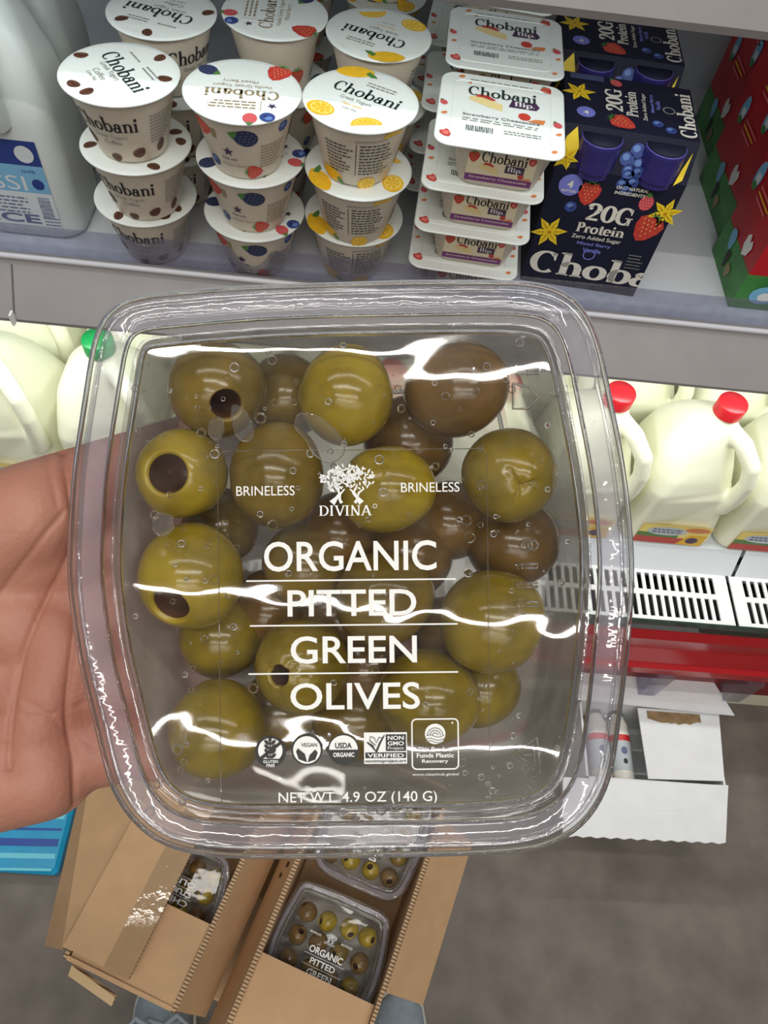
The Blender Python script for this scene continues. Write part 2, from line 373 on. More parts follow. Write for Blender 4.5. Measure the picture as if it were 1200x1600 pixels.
def fruit(kind, cx, cy, s, rot=0):
    """list of (shape, material, layer) for a printed fruit of size s"""
    o = []
    def a(pts, m, l=1, rings=2): o.append((xform(fan(pts, rings), s, s, rot, cx, cy), m, l))
    if kind == 'bean':
        a(ell(0, 0, .62, .46, 0, 16, wob=.05), P_BRN); o.append((xform(stroke([(-.55, -.08), (-.2, .06), (.15, -.06), (.55, .08)], [.04, .1, .1, .04]), s, s, rot, cx, cy), P_BRND, 2))
    elif kind == 'slice':
        a(ell(0, 0, .75, .62, 0, 18, 0, 180), P_YEL); a(ell(0, .06, .6, .46, 0, 16, 0, 180), P_YELL, 2)
        for k in range(5):
            b = 18 + 36 * k; a([(0, .1), (.54 * math.cos(R_(b - 14)), .08 + .4 * math.sin(R_(b - 14))), (.54 * math.cos(R_(b + 14)), .08 + .4 * math.sin(R_(b + 14)))], P_YEL, 3, 1)
    elif kind == 'half':
        a(ell(0, 0, .7, .55, 0, 20), P_YEL); a(ell(.04, .02, .56, .43, 0, 18), P_YELL, 2)
        for k in range(7):
            b = 51 * k; a([(.06, .02), (.04 + .5 * math.cos(R_(b - 19)), .02 + .38 * math.sin(R_(b - 19))), (.04 + .5 * math.cos(R_(b + 19)), .02 + .38 * math.sin(R_(b + 19)))], P_YEL, 3, 1)
    elif kind == 'lemon':
        a([(.85 * math.cos(t) * (1 + .12 * abs(math.cos(t)) ** 6), .5 * math.sin(t)) for t in [2 * PI * i / 22 for i in range(22)]], P_YEL)
        a([(.5, -.15), (.75, -.45), (1.1, -.5), (.95, -.2), (.7, .05)], P_GREEN, 2)
    elif kind == 'strawberry':
        a([(0, -.8), (.3, -.6), (.58, -.1), (.62, .3), (.35, .55), (0, .5), (-.35, .55), (-.62, .3), (-.58, -.1), (-.3, -.6)], P_RED)
        for i in range(-2, 3):
            for j in range(5):
                x, y = i * .2 + (j % 2) * .1, -.5 + j * .2
                if abs(x) < .1 + (y + .7) * .42: a(ell(x, y, .03, .045, 0, 6), P_SEED, 2, 1)
        for k in range(5):
            b = R_(20 + 35 * k); a([(-.1, .5), (math.cos(b) * .55, .5 + math.sin(b) * .38), (.1, .5)], P_GREEN, 3, 1)
    elif kind == 'strawberry_half':
        a([(0, -.75), (.4, -.45), (.6, .1), (.4, .55), (0, .45), (-.4, .55), (-.6, .1), (-.4, -.45)], P_RED)
        a([(0, -.5), (.25, -.25), (.34, .1), (.2, .3), (0, .2), (-.2, .3), (-.34, .1), (-.25, -.25)], P_PINKL, 2)
    elif kind == 'blueberry':
        a(ell(0, 0, .5, .5, 0, 16), P_BLUE); a(ell(-.08, .12, .26, .2, 0, 12), P_BLUEL, 2); a(ell(.12, -.05, .13, .13, 0, 5), P_BLK, 3, 1)
    elif kind in ('blackberry', 'raspberry'):
        m1, m2 = (P_BLK, P_BLKL) if kind == 'blackberry' else (P_PINK, P_PINKL)
        a(ell(0, 0, .55, .65, 0, 14), m1)
        for i in range(-2, 3):
            for j in range(-2, 3):
                x, y = i * .22 + (j % 2) * .11, j * .24
                if (x / .5) ** 2 + (y / .62) ** 2 < 1: a(ell(x - .03, y + .03, .07, .08, 0, 8), m2, 2, 1)
        a([(-.3, .6), (0, .95), (.3, .6), (0, .5)], P_GREEN, 3, 1)
    elif kind == 'flower':
        for k in range(6):
            b = 60 * k + 10; c_, s_ = math.cos(R_(b)), math.sin(R_(b))
            pts = [(.1, -.1), (.45, -.2), (.95, 0), (.45, .2), (.1, .1)]
            a([(x * c_ - y * s_, x * s_ + y * c_) for x, y in pts], P_YELF, 1 + (k % 2), 1)
            o.append((xform(stroke([(.15 * c_, .15 * s_), (.7 * c_, .7 * s_)], [.09, .02]), s, s, rot, cx, cy), P_YELD, 3))
        a(ell(0, 0, .26, .22, 0, 10), P_YELF, 4); a(ell(.02, -.02, .12, .12, 0, 8), P_YELD, 5)
    elif kind == 'cake':
        a([(-.9, .1), (-.85, .42), (-.4, .5), (.8, .12), (.85, -.45), (.1, -.3)], P_TAN)
        a([(-.6, .42), (-.45, .68), (.0, .7), (.45, .4), (.3, .3), (-.2, .45)], P_RED, 2)
    elif kind == 'berrycrumb':
        a(ell(-.4, .1, .4, .42, 20, 12), P_RED); a([(-.2, -.35), (.3, -.05), (.95, 0), (.8, -.5), (.2, -.42)], P_ORG, 2)
    elif kind == 'crumb': a(ell(0, 0, .5, .35, 0, 7, wob=.15), P_ORG)
    return o
def put(mb, items, mapf):
    for sh, m, l in items: mb.flat(sh, m, mapf, l)
def barcode(x0, y0, x1, y1, n=15, seed=1):
    r = random.Random(seed); o = []; x = x0; w = (x1 - x0) / n
    for i in range(n):
        o.append(poly([(x, y0), (x + w * r.uniform(.25, .7), y0), (x + w * r.uniform(.25, .7), y1), (x, y1)])); x += w
    return merge(o)

# ------------------------------------------------------------------ the setting: floor and cooler
def struct(o): o['kind'] = 'structure'; return o
fl = M('concrete_floor', (99, 91, 84), .62, bump=.25, bscale=160, col2=(122, 113, 105), scale=14)
mb = MB(); mb.box((-4, -4, -.05), (4, 4, 0), fl); struct(mb.build('floor'))

WHITE = M('white_enamel', (214, 217, 222), .35, var=.02, scale=8)
RAIL = M('grey_price_rail', (146, 141, 141), .45, var=.04, scale=30)
BACKM = M('cooler_back_metal', (196, 200, 204), .5, var=.03, scale=6)
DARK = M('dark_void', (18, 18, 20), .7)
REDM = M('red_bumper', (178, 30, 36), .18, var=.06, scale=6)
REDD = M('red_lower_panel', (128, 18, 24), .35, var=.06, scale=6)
CREAM = M('cream_kick_reflection', (232, 226, 204), .4)
CLEAR = clear_mat('clear_acrylic', (235, 236, 245), haze=.16, haze_col=(190, 186, 200), refl=1.2)
GLASSG = clear_mat('green_edge_glass', (120, 150, 140), haze=.3, haze_col=(90, 110, 100))
GRILLE = M('white_grille', (232, 232, 230), .4)
X0, X1 = -1.5, 1.9
cooler = empty('display_cooler', (.2, .55, 0), 0, 'open white dairy cooler with red bumper and slotted air grille', 'cooler')
def cpart(mb, name): return mb.build(name, cooler, (-.2, -.55, 0))
mb = MB(); mb.box((X0, 1.12, 0), (X1, 1.16, 2.2), BACKM); cpart(mb, 'back_panel')
for k, (xa, xb) in enumerate(((-1.5, -.33), (-.325, .646), (.652, 1.9))):
    mb = MB(); mb.box((xa, .61, .43), (xb, 1.12, .45), WHITE)
    mb.add([(xa, .61, .45), (xb, .61, .45), (xb, .588, .402), (xa, .588, .402)], [(3, 2, 1, 0)], WHITE, False)
    mb.box((xa, .600, .36), (xb, .612, .402), WHITE); cpart(mb, 'deck_panel')
# air grille: rows of slots in white sheet
def grille(xa, xb):
    m = MB(); pit = .0135; y0, y1, z = .499, .588, .402
    ys = [(.505, .543), (.552, .582)]
    n = int((xb - xa - .03) / pit); s0 = xa + (xb - xa - n * pit) / 2
    bars = [(y0, ys[0][0]), (ys[0][1], ys[1][0]), (ys[1][1], y1)]
    for a, b in bars: m.box((xa, a, z - .003), (xb, b, z), GRILLE)
    for a, b in ys:
        m.box((xa, a, z - .003), (s0 + .003, b, z), GRILLE); m.box((s0 + n * pit - .003, a, z - .003), (xb, b, z), GRILLE)
        for i in range(1, n): m.box((s0 + i * pit - .0028, a, z - .003), (s0 + i * pit + .0028, b, z), GRILLE)
    m.box((xa, y0 - .002, z - .02), (xb, y0, z), GRILLE)
    return cpart(m, 'air_grille')
for a, b in ((-1.23, -.795), (-.79, -.355), (-.35, .20), (.205, .636), (.642, 1.07)): grille(a, b)
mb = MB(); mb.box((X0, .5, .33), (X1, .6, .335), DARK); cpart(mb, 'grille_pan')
# bumper profile swept along the case
mb = MB(); prof = [(.496, .40), (.487, .396), (.478, .37), (.480, .33), (.470, .29), (.462, .285), (.462, .262), (.472, .256), (.49, .25)]
mb.loft([[(X0, y, z) for y, z in prof], [(X1, y, z) for y, z in prof]], REDM, closed=False, smooth=False); cpart(mb, 'bumper')
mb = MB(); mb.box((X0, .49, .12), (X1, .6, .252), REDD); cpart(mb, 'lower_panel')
mb = MB(); mb.box((X0, .53, .0), (X1, .6, .12), M('dark_kick_panel', (60, 56, 54), .6)); cpart(mb, 'kick_plate')  # recessed kick plate in one even dark grey-brown
mb = MB(); mb.box((X0, .512, .0), (X1, .53, .055), CREAM); cpart(mb, 'kick_reflection_strip')  # cream strip stands in for a bright reflection along the cooler base
mb = MB(); mb.box((X0, .484, .395), (X1, .494, .412), GLASSG); cpart(mb, 'glass_strip')
for x in (.56, .72, .2, -.2, .88):
    mb = MB(); mb.box((x, .455, .17), (x + .03, .492, .262), CLEAR); cpart(mb, 'bumper_clip')

def shelf(z, label, deep=1.12):
    r = empty('cooler_shelf', (.2, .6, z), 0, label, 'shelf')
    def p(m, n): return m.build(n, r, (-.2, -.6, -z))
    m = MB(); m.box((X0, .612, z - .018), (X1, deep, z), WHITE); p(m, 'shelf_pan')
    m = MB(); pr = [(.615, z + .012), (.606, z + .014), (.602, z + .006), (.566, z - .036), (.568, z - .042), (.612, z - .03)]
    m.loft([[(X0, a, b) for a, b in pr], [(X1, a, b) for a, b in pr]], RAIL, closed=True, smooth=False)
    m.tube([(X0, .606, z + .013), (X1, .606, z + .013)], .0032, M('rail_edge', (206, 204, 210), .3), 8); p(m, 'price_rail')
    if z < 1:
        m = MB(); m.tube([(-.365, .6015, z + .006), (-.365, .5655, z - .036)], .0009, M('rail_seam', (96, 94, 96), .6), 6); m.box((-.3665, .560, z - .040), (-.3640, .568, z - .026), M('rail_clip', (236, 236, 236), .4)); p(m, 'rail_joint')
    m = MB(); m.box((X0, .617, z), (X1, .620, z + .042), CLEAR); p(m, 'product_stop')
    m = MB(); m.box((X0, .60, z - .034), (X1, .63, z - .024), M('led_housing', (230, 230, 230), .4)); p(m, 'light_housing')
shelf(.9, 'white cooler shelf carrying the yogurts, with grey price rail')
shelf(1.25, 'white upper cooler shelf cut off by the top right of the photo')
# ------------------------------------------------------------------ yogurt cups
CUPM = M('cream_cup', (210, 198, 180), .4, var=.03, scale=60)
LIDM = M('white_foil', (236, 240, 236), .38, bump=.15, bscale=220)
RB, RT, CH, RL = .0305, .0445, .0625, .0505
def cup_map(ang0):
    def f(u, v, l):
        r = RB + .001 + (RT - RB - .001) * (v - .004) / (CH - .010) + .0003 + .00012 * l
        a = ang0 + u / (.5 * (RB + RT)); return (r * math.cos(a), r * math.sin(a), v)
    return f
def lid_map(u, v, l): return (u * RL, v * RL, CH + .0016 + .00008 * (l + 1))
LOGO = serif('Chobani', .19, .07)
def lines(x0, x1, y, n, dy, h, rag=.3, seed=3):
    r = random.Random(seed); o = []
    for i in range(n):
        xx = x0
        xe = x1 - (x1 - x0) * r.random() * rag
        while xx < xe:
            w = (x1 - x0) * r.uniform(.06, .16); o.append(grid_rect(xx, y - i * dy, min(xe, xx + w), y - i * dy + h, 2, 1)); xx += w + (x1 - x0) * .03
    return merge(o)
def make_cup(flavour):
    root = empty('yogurt_cup')
    m = MB()
    m.lathe([(RB - .003, .0), (RB, .0015), (RB + .001, .004), (RT, CH - .006), (RT + .001, CH - .003), (RT + .004, CH)], CUPM, 56)
    F = cup_map(-PI / 2)
    if flavour == 'coffee':
        m.flat(fit(LOGO, -.030, .034, .022, .049), BLACK, F, 2)
        m.flat(fit(text('Greek Yogurt'), -.017, .026, .012, .031), GREYINK, F, 2); m.flat(fit(text('Coffee'), -.010, .0205, .006, .025), GREYINK, F, 2)
        for x, y, s, r in ((-.026, .021, .010, -60), (.020, .012, .0105, 25), (.044, .014, .01, 70), (-.004, .002, .009, 10), (-.06, .02, .01, 30), (.075, .03, .01, 0)): put(m, fruit('bean', x, max(.006, y), s, r), F)
        m.flat(lines(.032, .058, .046, 9, .0032, .0012), GREYINK, F, 2)
    elif flavour == 'berry':
        put(m, fruit('strawberry', -.034, .046, .013, 100), F); put(m, fruit('blackberry', .004, .046, .015, 70), F); put(m, fruit('blueberry', .036, .05, .010), F)
        put(m, fruit('blueberry', -.030, .014, .011), F); put(m, fruit('strawberry', .010, .009, .012, 90), F); put(m, fruit('blackberry', .062, .03, .015), F); put(m, fruit('strawberry', -.066, .02, .014), F)
        m.flat(xform(poly([(math.sin(R_(36 * k)) * (1 if k % 2 == 0 else .42), math.cos(R_(36 * k)) * (1 if k % 2 == 0 else .42)) for k in range(10)]), .005, .005, 0, -.012, .030), P_PURP, F, 3)
        m.flat(fit(text('Made with'), -.019, .021, -.005, .024), P_PURP, F, 2)
        m.flat(fit(text('Mixed Berry'), -.020, .0135, .006, .017), TAUPE, F, 2)
        m.flat(lines(.016, .042, .036, 8, .0032, .0012), TAUPE, F, 2)
        m.flat(grid_rect(-.024, .041, -.02, .05), TAUPE, F, 2)
    else:
        m.flat(fit(text('NUTRITION FACTS', .01), -.004, .050, .022, .0525), GREYINK, F, 2)
        m.flat(lines(-.030, -.005, .044, 9, .0036, .0013, .4, 5), BLACK, F, 2); m.flat(lines(.0, .032, .046, 10, .0034, .0013, .3, 6), INK, F, 2)
        m.flat(grid_rect(-.0032, .014, -.0026, .048, 1, 4), INK, F, 2)
        put(m, fruit('half', .010, .004, .014, 0), F); put(m, fruit('slice', .026, .052, .012, 0), F); put(m, fruit('lemon', -.030, .008, .014, 0), F); put(m, fruit('half', .062, .02, .02, 0), F); put(m, fruit('half', -.066, .03, .02, 0), F)
    m.build('cup', root)
    m = MB()
    m.lathe([(0, CH + .0016), (RL * .86, CH + .0016), (RL * .9, CH + .0012), (RL * .985, CH + .0012), (RL, CH + .0006), (RL - .0004, CH - .0008), (RT + .003, CH - .0002)], LIDM, 64)
    L_ = lid_map
    if flavour == 'coffee':
        m.flat(fit(LOGO, -.64, -.06, .68, .26), INK, L_, 2)
        m.flat(fit(text('Greek Yogurt'), -.42, -.2, .22, -.07), GREYINK, L_, 2); m.flat(fit(text('Coffee'), -.28, -.36, .1, -.25), GREYINK, L_, 2); m.flat(fit(text('Low Fat'), -.26, -.47, .06, -.40), GREYINK, L_, 2)
        m.flat(lines(.05, .5, .46, 2, .08, .035), GREYINK, L_, 2); m.flat(lines(-.5, -.1, .42, 1, .08, .035), GREYINK, L_, 2)
        for x, y, r in ((-.76, -.34, 60), (.0, -.80, 20), (.30, -.70, 100), (-.12, .80, 120), (.50, .58, 45)): put(m, fruit('bean', x, y, .2, r), L_)
    elif flavour == 'berry':
        m.flat(fit(LOGO, -.62, .0, .62, .27), TAUPE, L_, 2)
        m.flat(fit(text('Vanilla Greek Yogurt'), -.5, -.17, .5, -.06), TAUPE, L_, 2); m.flat(fit(text('Mixed Berry'), -.25, -.31, .35, -.2), TAUPE, L_, 2)
        m.flat(xform(poly([(math.sin(R_(36 * k)) * (1 if k % 2 == 0 else .42), math.cos(R_(36 * k)) * (1 if k % 2 == 0 else .42)) for k in range(10)]), .085, .085, 0, -.52, .44), P_PURP, L_, 3)
        m.flat(lines(-.25, .6, .52, 3, .085, .035), TAUPE, L_, 2); m.flat(grid_rect(-.34, .3, -.33, .6, 1, 4), TAUPE, L_, 2)
        put(m, fruit('blackberry', .62, -.54, .27, 60), L_); put(m, fruit('strawberry', -.58, -.60, .34, 160), L_); put(m, fruit('raspberry', -.18, .82, .22, 0), L_); put(m, fruit('blueberry', -.46, .76, .26, 0), L_)
    else:
        m.flat(fit(LOGO, -.58, .02, .66, .34), INK, L_, 2)
        m.flat(fit(text('Greek Yogurt'), -.34, -.18, .24, -.05), GREYINK, L_, 2); m.flat(fit(text('Meyer Lemon'), -.22, -.32, .14, -.23), P_YEL, L_, 2); m.flat(fit(text('Low Fat'), -.16, -.42, .1, -.36), GREYINK, L_, 2)
        m.flat(lines(-.1, .5, .5, 2, .08, .035), GREYINK, L_, 2)
        put(m, fruit('lemon', -.45, .72, .36, 25), L_); put(m, fruit('half', -.46, -.62, .36, -10), L_); put(m, fruit('slice', .42, -.66, .36, 35), L_)
    lid = m.build('foil_lid', root)
    return root
def set_cup(root, p, rz, lid_rz, label, group):
    root.location = p; root.rotation_euler = (0, 0, R_(rz)); tag(root, label, 'yogurt cup', group)
    for ch in [x for x in COL.objects if x.parent == root]:
        if ch.name.startswith('foil_lid'): ch.rotation_euler = (0, 0, R_(lid_rz - rz))
SZ = .9; ST = CH + .0026
names = {'coffee': 'coffee', 'berry': 'mixed berry', 'lemon': 'lemon'}
protos = {}
# flavour, row -> three (centre px, lid turn, cup turn) from top to bottom, by where each lid shows
placed = []
def clear_of(p, level):
    p = Vector(p)
    for _ in range(30):
        for q, l in placed:
            if l == level:
                d = Vector((p.x - q.x, p.y - q.y, 0))
                if d.length < .1011: p += d.normalized() * (.1013 - d.length)
    placed.append((p.copy(), level)); return p
stacks = {
 ('coffee', 0): [((187, 116), -52, -6), ((213, 223), 100, -4), ((228, 305), 40, -2)],
 ('berry', 0): [((379, 143), 184, 4), ((392, 243), 250, 4), ((398, 328), 215, 3)],
 ('lemon', 0): [((560, 157), -22, 4), ((556, 262), 95, -4), ((549, 335), 90, 8)],
 ('coffee', 1): [((253, 20), 165, 60), ((278, 148), 70, -10), ((290, 225), 20, 0)],
 ('berry', 1): [((430, 22), 92, 140), ((440, 140), 60, 100), ((445, 225), 10, 30)],
 ('lemon', 1): [((587, 53), 160, 100), ((585, 165), 150, 130), ((580, 250), 100, 60)],
}
lev = ['top', 'middle', 'bottom']
dx_used = {}
for (fl_, row), lst in stacks.items():
    for k, (pc, lrz, crz) in enumerate(lst):
        z = SZ + .0005 + (2 - k) * ST
        p = at(pc[0], pc[1], z + CH); p.z = z
        if k == 0: top = p.copy()
        elif row == 1: p = Vector((top.x + (.004, -.006)[k - 1], top.y + .004 * k, z))
        p = clear_of(p, k)
        if fl_ not in protos: protos[fl_] = make_cup(fl_); o = protos[fl_]
        else: o = copy_tree(protos[fl_])
        where = 'front' if row == 0 else 'second-row'
        set_cup(o, p, crz, lrz, f'{names[fl_]} yogurt cup, {lev[k]} of the three in the {where} {names[fl_]} stack', f'{names[fl_]} yogurt cups')
for fl_, x in (('coffee', -.30), ('berry', -.112), ('lemon', -.008)):
    for k in range(3):
        o = copy_tree(protos[fl_])
        set_cup(o, clear_of((x, .99 if fl_ != 'coffee' else 1.02, SZ + .0005 + (2 - k) * ST), k), 30, 80, f'{names[fl_]} yogurt cup, {lev[k]} of the third-row {names[fl_]} stack under the upper shelf', f'{names[fl_]} yogurt cups')

# ------------------------------------------------------------------ square flip cups
def rrect(hx, hy, r, n=7):
    p = []
    for cx, cy, a0 in ((hx - r, hy - r, 0), (-hx + r, hy - r, 90), (-hx + r, -hy + r, 180), (hx - r, -hy + r, 270)):
        for i in range(n + 1):
            a = R_(a0 + 90 * i / n); p.append((cx + r * math.cos(a), cy + r * math.sin(a)))
    return p
FH, FX, FY = .046, .0565, .058
def make_flip():
    root = empty('flip_yogurt_tub')
    m = MB(); ringz = [(.60, .0), (.64, .002), (.80, FH - .003), (.84, FH)]
    m.loft([[(x + .006, y, z) for x, y in rrect(FX * s, FY * s, .014)] for s, z in ringz], CUPM, True, False)
    def F(u, v, l):
        s = .64 + .16 * v / FH; return (u + .006, -FY * s - .0004 - .00012 * l, v)
    m.flat(grid_rect(-.030, .006, .030, .040, 6, 4), M('flip_label_cream', (236, 222, 190), .5), F, 0)
    m.flat(grid_rect(-.030, .006, .030, .0135, 6, 1), P_MAG, F, 2); m.flat(fit(text('Strawberry Cheesecake'), -.026, .0085, .026, .0118), CREAMINK, F, 3)
    m.flat(fit(LOGO, -.018, .0275, .022, .039), BLACK, F, 2); m.flat(grid_rect(.004, .019, .021, .027, 2, 1), P_PURP, F, 2); m.flat(fit(serif('flip.', .2, .1), .006, .0195, .019, .026), WHITEINK, F, 3)
    put(m, fruit('cake', -.010, .020, .010, 0), F); put(m, fruit('strawberry', -.025, .032, .008, 0), F); put(m, fruit('berrycrumb', .022, .016, .007, 0), F); put(m, fruit('strawberry_half', .026, .034, .006, 0), F)
    m.build('cup', root)
    m = MB(); o = rrect(FX, FY, .014); o2 = rrect(FX - .001, FY - .001, .013)
    m.loft([[(x, y, FH - .0006) for x, y in o2], [(x, y, FH) for x, y in o], [(x, y, FH + .001) for x, y in o], [(x, y, FH + .0016) for x, y in o2]], LIDM, True, True)
    o3 = rrect(FX - .0125, FY - .0125, .008)
    m.tube([(x, y, FH + .0016) for x, y in o3], .0005, LIDM, 6, True)
    def L_(u, v, l): return (u, v, FH + .0018 + .00012 * l)
    m.flat(fit(LOGO, -.031, .022, .031, .0375), INK, L_, 2)
    m.flat(poly([(.006, .0115), (.009, .0225), (.031, .0225), (.034, .017), (.031, .0115)]), P_PURP, L_, 2); m.flat(fit(serif('flip.', .22, .1), .011, .0115, .029, .0215), WHITEINK, L_, 4)
    put(m, fruit('cake', -.014, .012, .018, -4), L_); put(m, fruit('berrycrumb', .026, -.002, .014, 0), L_)
    m.flat(fit(text('Strawberry Cheesecake'), -.034, -.0125, .034, -.0075), P_PURP, L_, 2)
    m.flat(lines(-.034, .036, -.016, 2, .003, .0011, .1, 9), GREYINK, L_, 2)
    m.flat(barcode(-.030, -.034, -.006, -.026), INK, L_, 2); m.flat(lines(.003, .036, -.028, 2, .0034, .0013, .1, 4), GREYINK, L_, 2)
    m.flat(lines(-.03, .03, .047, 1, .003, .0012, .1, 12), GREYINK, L_, 2)
    for s, kind, x, y in ((.0085, 'strawberry_half', -.047, -.042), (.006, 'crumb', .047, -.047), (.007, 'raspberry', .050, -.006), (.006, 'crumb', .051, -.02), (.006, 'raspberry', -.0515, .004), (.006, 'crumb', -.05, -.012), (.007, 'crumb', -.038, .051), (.008, 'strawberry', .040, .048), (.004, 'crumb', -.030, .042)): put(m, fruit(kind, x, y, s, 30), L_)
    m.build('foil_lid', root)
    return root
fp = make_flip(); FS = FH + .0022
ftop = [((783, 180), -4), ((757, 250), -4), ((741, 315), -4), ((727, 372), -4)]
pl = ['top', 'second', 'third', 'bottom']
for row in range(3):
    for k in range(4):
        o = fp if row == 0 and k == 0 else copy_tree(fp)
        z = SZ + .0005 + (3 - k) * FS
        px, r = ftop[k]
        p = at(px[0], px[1], z + FH); p.z = z
        if row: p.y += .126 * row; p.x += (.006, -.006, -.012, -.014)[k] + .003 * row
        o.location = p; o.rotation_euler = (0, 0, R_(r + (0, 1, -2)[row]))
        tag(o, f'square strawberry cheesecake yogurt tub, {pl[k]} of the {("front", "middle-row", "rear")[row]} square stack', 'yogurt tub', 'square yogurt tubs')

# ------------------------------------------------------------------ four-pack carriers
NAVY = M('navy_card', (25, 26, 46), .6, var=.08, scale=40, spec=.25)
CAPM = M('violet_bottle_cap', (48, 40, 104), .28); CAPHI = M('violet_cap_highlight', (96, 90, 170), .35)  # second, lighter violet paints the shelf light's highlight on the cap rim
def make_carrier():
    root = empty('drink_carrier'); w, d, h = .064, .062, .172; ch = .034
    m = MB(); sec = [(-d, 0), (d, 0), (d, h - ch), (d - .016, h), (-d + .016, h), (-d, h - ch)]
    A = [(-w, y, z) for y, z in sec]; B = [(w, y, z) for y, z in sec]
    m.loft([A, B], NAVY, False, False, False); m.add(A, [tuple(range(6))], NAVY, False); m.add(B, [tuple(range(6))[::-1]], NAVY, False)
    def F(u, v, l): return (u, -d - .0004 - .00012 * l, v)
    def T(u, v, l): return (u, v, h + .0004 + .00012 * l)
    def CHF(u, v, l):          # sloping front shoulder, v from 0 (low) to 1 (high)
        return (u, -d + .016 * v - .0005 - .0002 * l, h - ch + ch * v + .0002 * l)
    m.flat(clampx(xform(fit(serif('Chobani', .24, .08), -.060, .014, .120, .044), 1), w - .0004), CREAMINK, F, 2)
    m.flat(fit(serif('20G', .26, .1), -.020, .086, .028, .106), CREAMINK, F, 2); m.flat(fit(serif('Protein', .24, .1), -.024, .071, .026, .083), CREAMINK, F, 2)
    m.flat(fit(text('Zero Added Sugar', .01), -.026, .0625, .026, .0685), CREAMINK, F, 2); m.flat(fit(text('Mixed Berry', .02), -.018, .0555, .018, .0605), P_LILAC, F, 2); m.flat(fit(text('Vanilla', .02), -.010, .0485, .010, .0535), P_LILAC, F, 2)
    m.flat(xform(stroke(ell(0, 0, 1, 1, 0, 22, 0, 359), .22), .006, .006, 0, -.001, .046 - .0005), P_LILAC, F, 1)
    m.flat(fit(text('ONLY NATURAL', .02), .000, .1245, .032, .128), CREAMINK, F, 2); m.flat(fit(text('INGREDIENTS', .02), .000, .119, .030, .1225), CREAMINK, F, 2)
    put(m, fruit('strawberry', -.024, .116, .018, 0), F); put(m, fruit('raspberry', .034, .114, .013, 0), F); put(m, fruit('raspberry', .0055 + .019, .150, .009, 0), F); put(m, fruit('strawberry', .046, .088, .023, -20), F)
    put(m, fruit('flower', .056, .106, .018, 10), F); put(m, fruit('flower', -.050, .066, .020, 0), F); put(m, fruit('flower', -.057, .148, .014, 40), F)
    put(m, fruit('blueberry', -.037, .098, .012, 0), F)
    for x, y in ((.006, .146), (.014, .150), (.004, .136), (.013, .139), (.01, .131)): put(m, fruit('blueberry', x, y - .006, .012, 0), F)
    m.flat(poly(ell(-.044, .121, .0115, .0115, 0, 20)), P_LILAC, F, 1); m.flat(fit(text('4', .03), -.047, .118, -.0415, .126), CREAMINK, F, 2); m.flat(fit(text('BOTTLES', .02), -.051, .1135, -.037, .116), CREAMINK, F, 2)
    m.flat(lines(.040, .058, .052, 5, .004, .0012, .3, 20), GREYINK, F, 1)
    # shoulder and top print
    for x, y in ((.006, .12), (.014, .3), (.001, .4), (.009, .62)): m.flat(fan(ell(x, y, .007, .17, 0, 14), 2), P_BLUE, CHF, 2); m.flat(fan(ell(x - .0015, y + .04, .0035, .08, 0, 10), 2), P_BLUEL, CHF, 3)
    m.flat(fan(ell(.027, .38, .008, .3, 0, 14), 2), P_PINK, CHF, 2); m.flat(fan([(-.062, .1), (-.052, .0), (-.046, .5), (-.052, .95), (-.060, .7)], 2), P_YELF, CHF, 2)
    m.flat(fan([(.051, -.05), (.058, .1), (.06, .75), (.054, .3)], 1), P_YELF, CHF, 2)
    def TT(u, v): return u
    def top_text(sh, cx, cy, ln, hgt, mat, l=2):   # lettering that reads away from the shopper
        s = fit(sh, -ln / 2, -hgt / 2, ln / 2, hgt / 2); m.flat(xform(s, 1, 1, 90, cx, cy), mat, T, l)
    top_text(serif('20G', .26, .1), -.016, .004, .040, .017, CREAMINK); top_text(serif('Protein', .24, .1), .001, .002, .044, .012, CREAMINK)
    top_text(text('Zero Added Sugar', .01), .014, .0, .048, .005, CREAMINK); top_text(text('Mixed Berry', .02), .022, .008, .032, .0045, P_LILAC); top_text(text('Vanilla', .02), .0275, .006, .016, .0045, P_LILAC)
    top_text(serif('Chobani', .24, .08), .0535, -.004, .076, .017, CREAMINK)
    m.flat(xform(stroke(ell(0, 0, 1, 1, 0, 22, 0, 359), .25), .0055, .0055, 0, .038, .0), GREYINK, T, 1)
    put(m, fruit('flower', -.050, .010, .018, 0), T); put(m, fruit('raspberry', -.012, .036, .010, 40), T); put(m, fruit('strawberry', -.010, -.032, .018, 60), T)
    put(m, fruit('blueberry', .025, -.026, .011, 0), T); put(m, fruit('blueberry', .037, -.034, .011, 0), T)
    m.flat(poly(ell(-.044, -.024, .009, .009, 0, 20)), P_LILAC, T, 1); m.flat(fit(text('4', .03), -.0465, -.028, -.0415, -.0215), CREAMINK, T, 2)
    m.flat(grid_rect(-.058, .034, -.024, .044, 2, 1), M('ghost_code', (70, 80, 116), .6), T, 1)
    m.build('carton', root)
    for x in (-.027, .034):
        k = MB(); n = 40; rs = []
        for r, z in ((.0185, .132), (.0185, .138), (.0200, .1385), (.0200, .163), (.0194, .1655), (.0182, .166), (.0178, .165)):
            rs.append([((r + (.0004 if j % 2 and z < .166 else 0)) * math.cos(2 * PI * j / n) + x, (r + (.0004 if j % 2 and z < .166 else 0)) * math.sin(2 * PI * j / n) - d + .0120, z) for j in range(n)])
        k.loft(rs, CAPM, True, True, False)
        k.tube([(x + .0192 * math.cos(a), -d + .0120 + .0192 * math.sin(a), .1657) for a in [2 * PI * q / 36 for q in range(36)]], .0007, CAPHI, 6, True)  # ring in the painted highlight colour along the cap's top edge
        k.lathe([(.0183, .1662), (.0183, .1675), (.0, .1676)], NAVY, 32, Matrix.Translation((x, -d + .0120, 0))); k.build('bottle_cap', root)
    return root
car = make_carrier(); car2 = copy_tree(car)
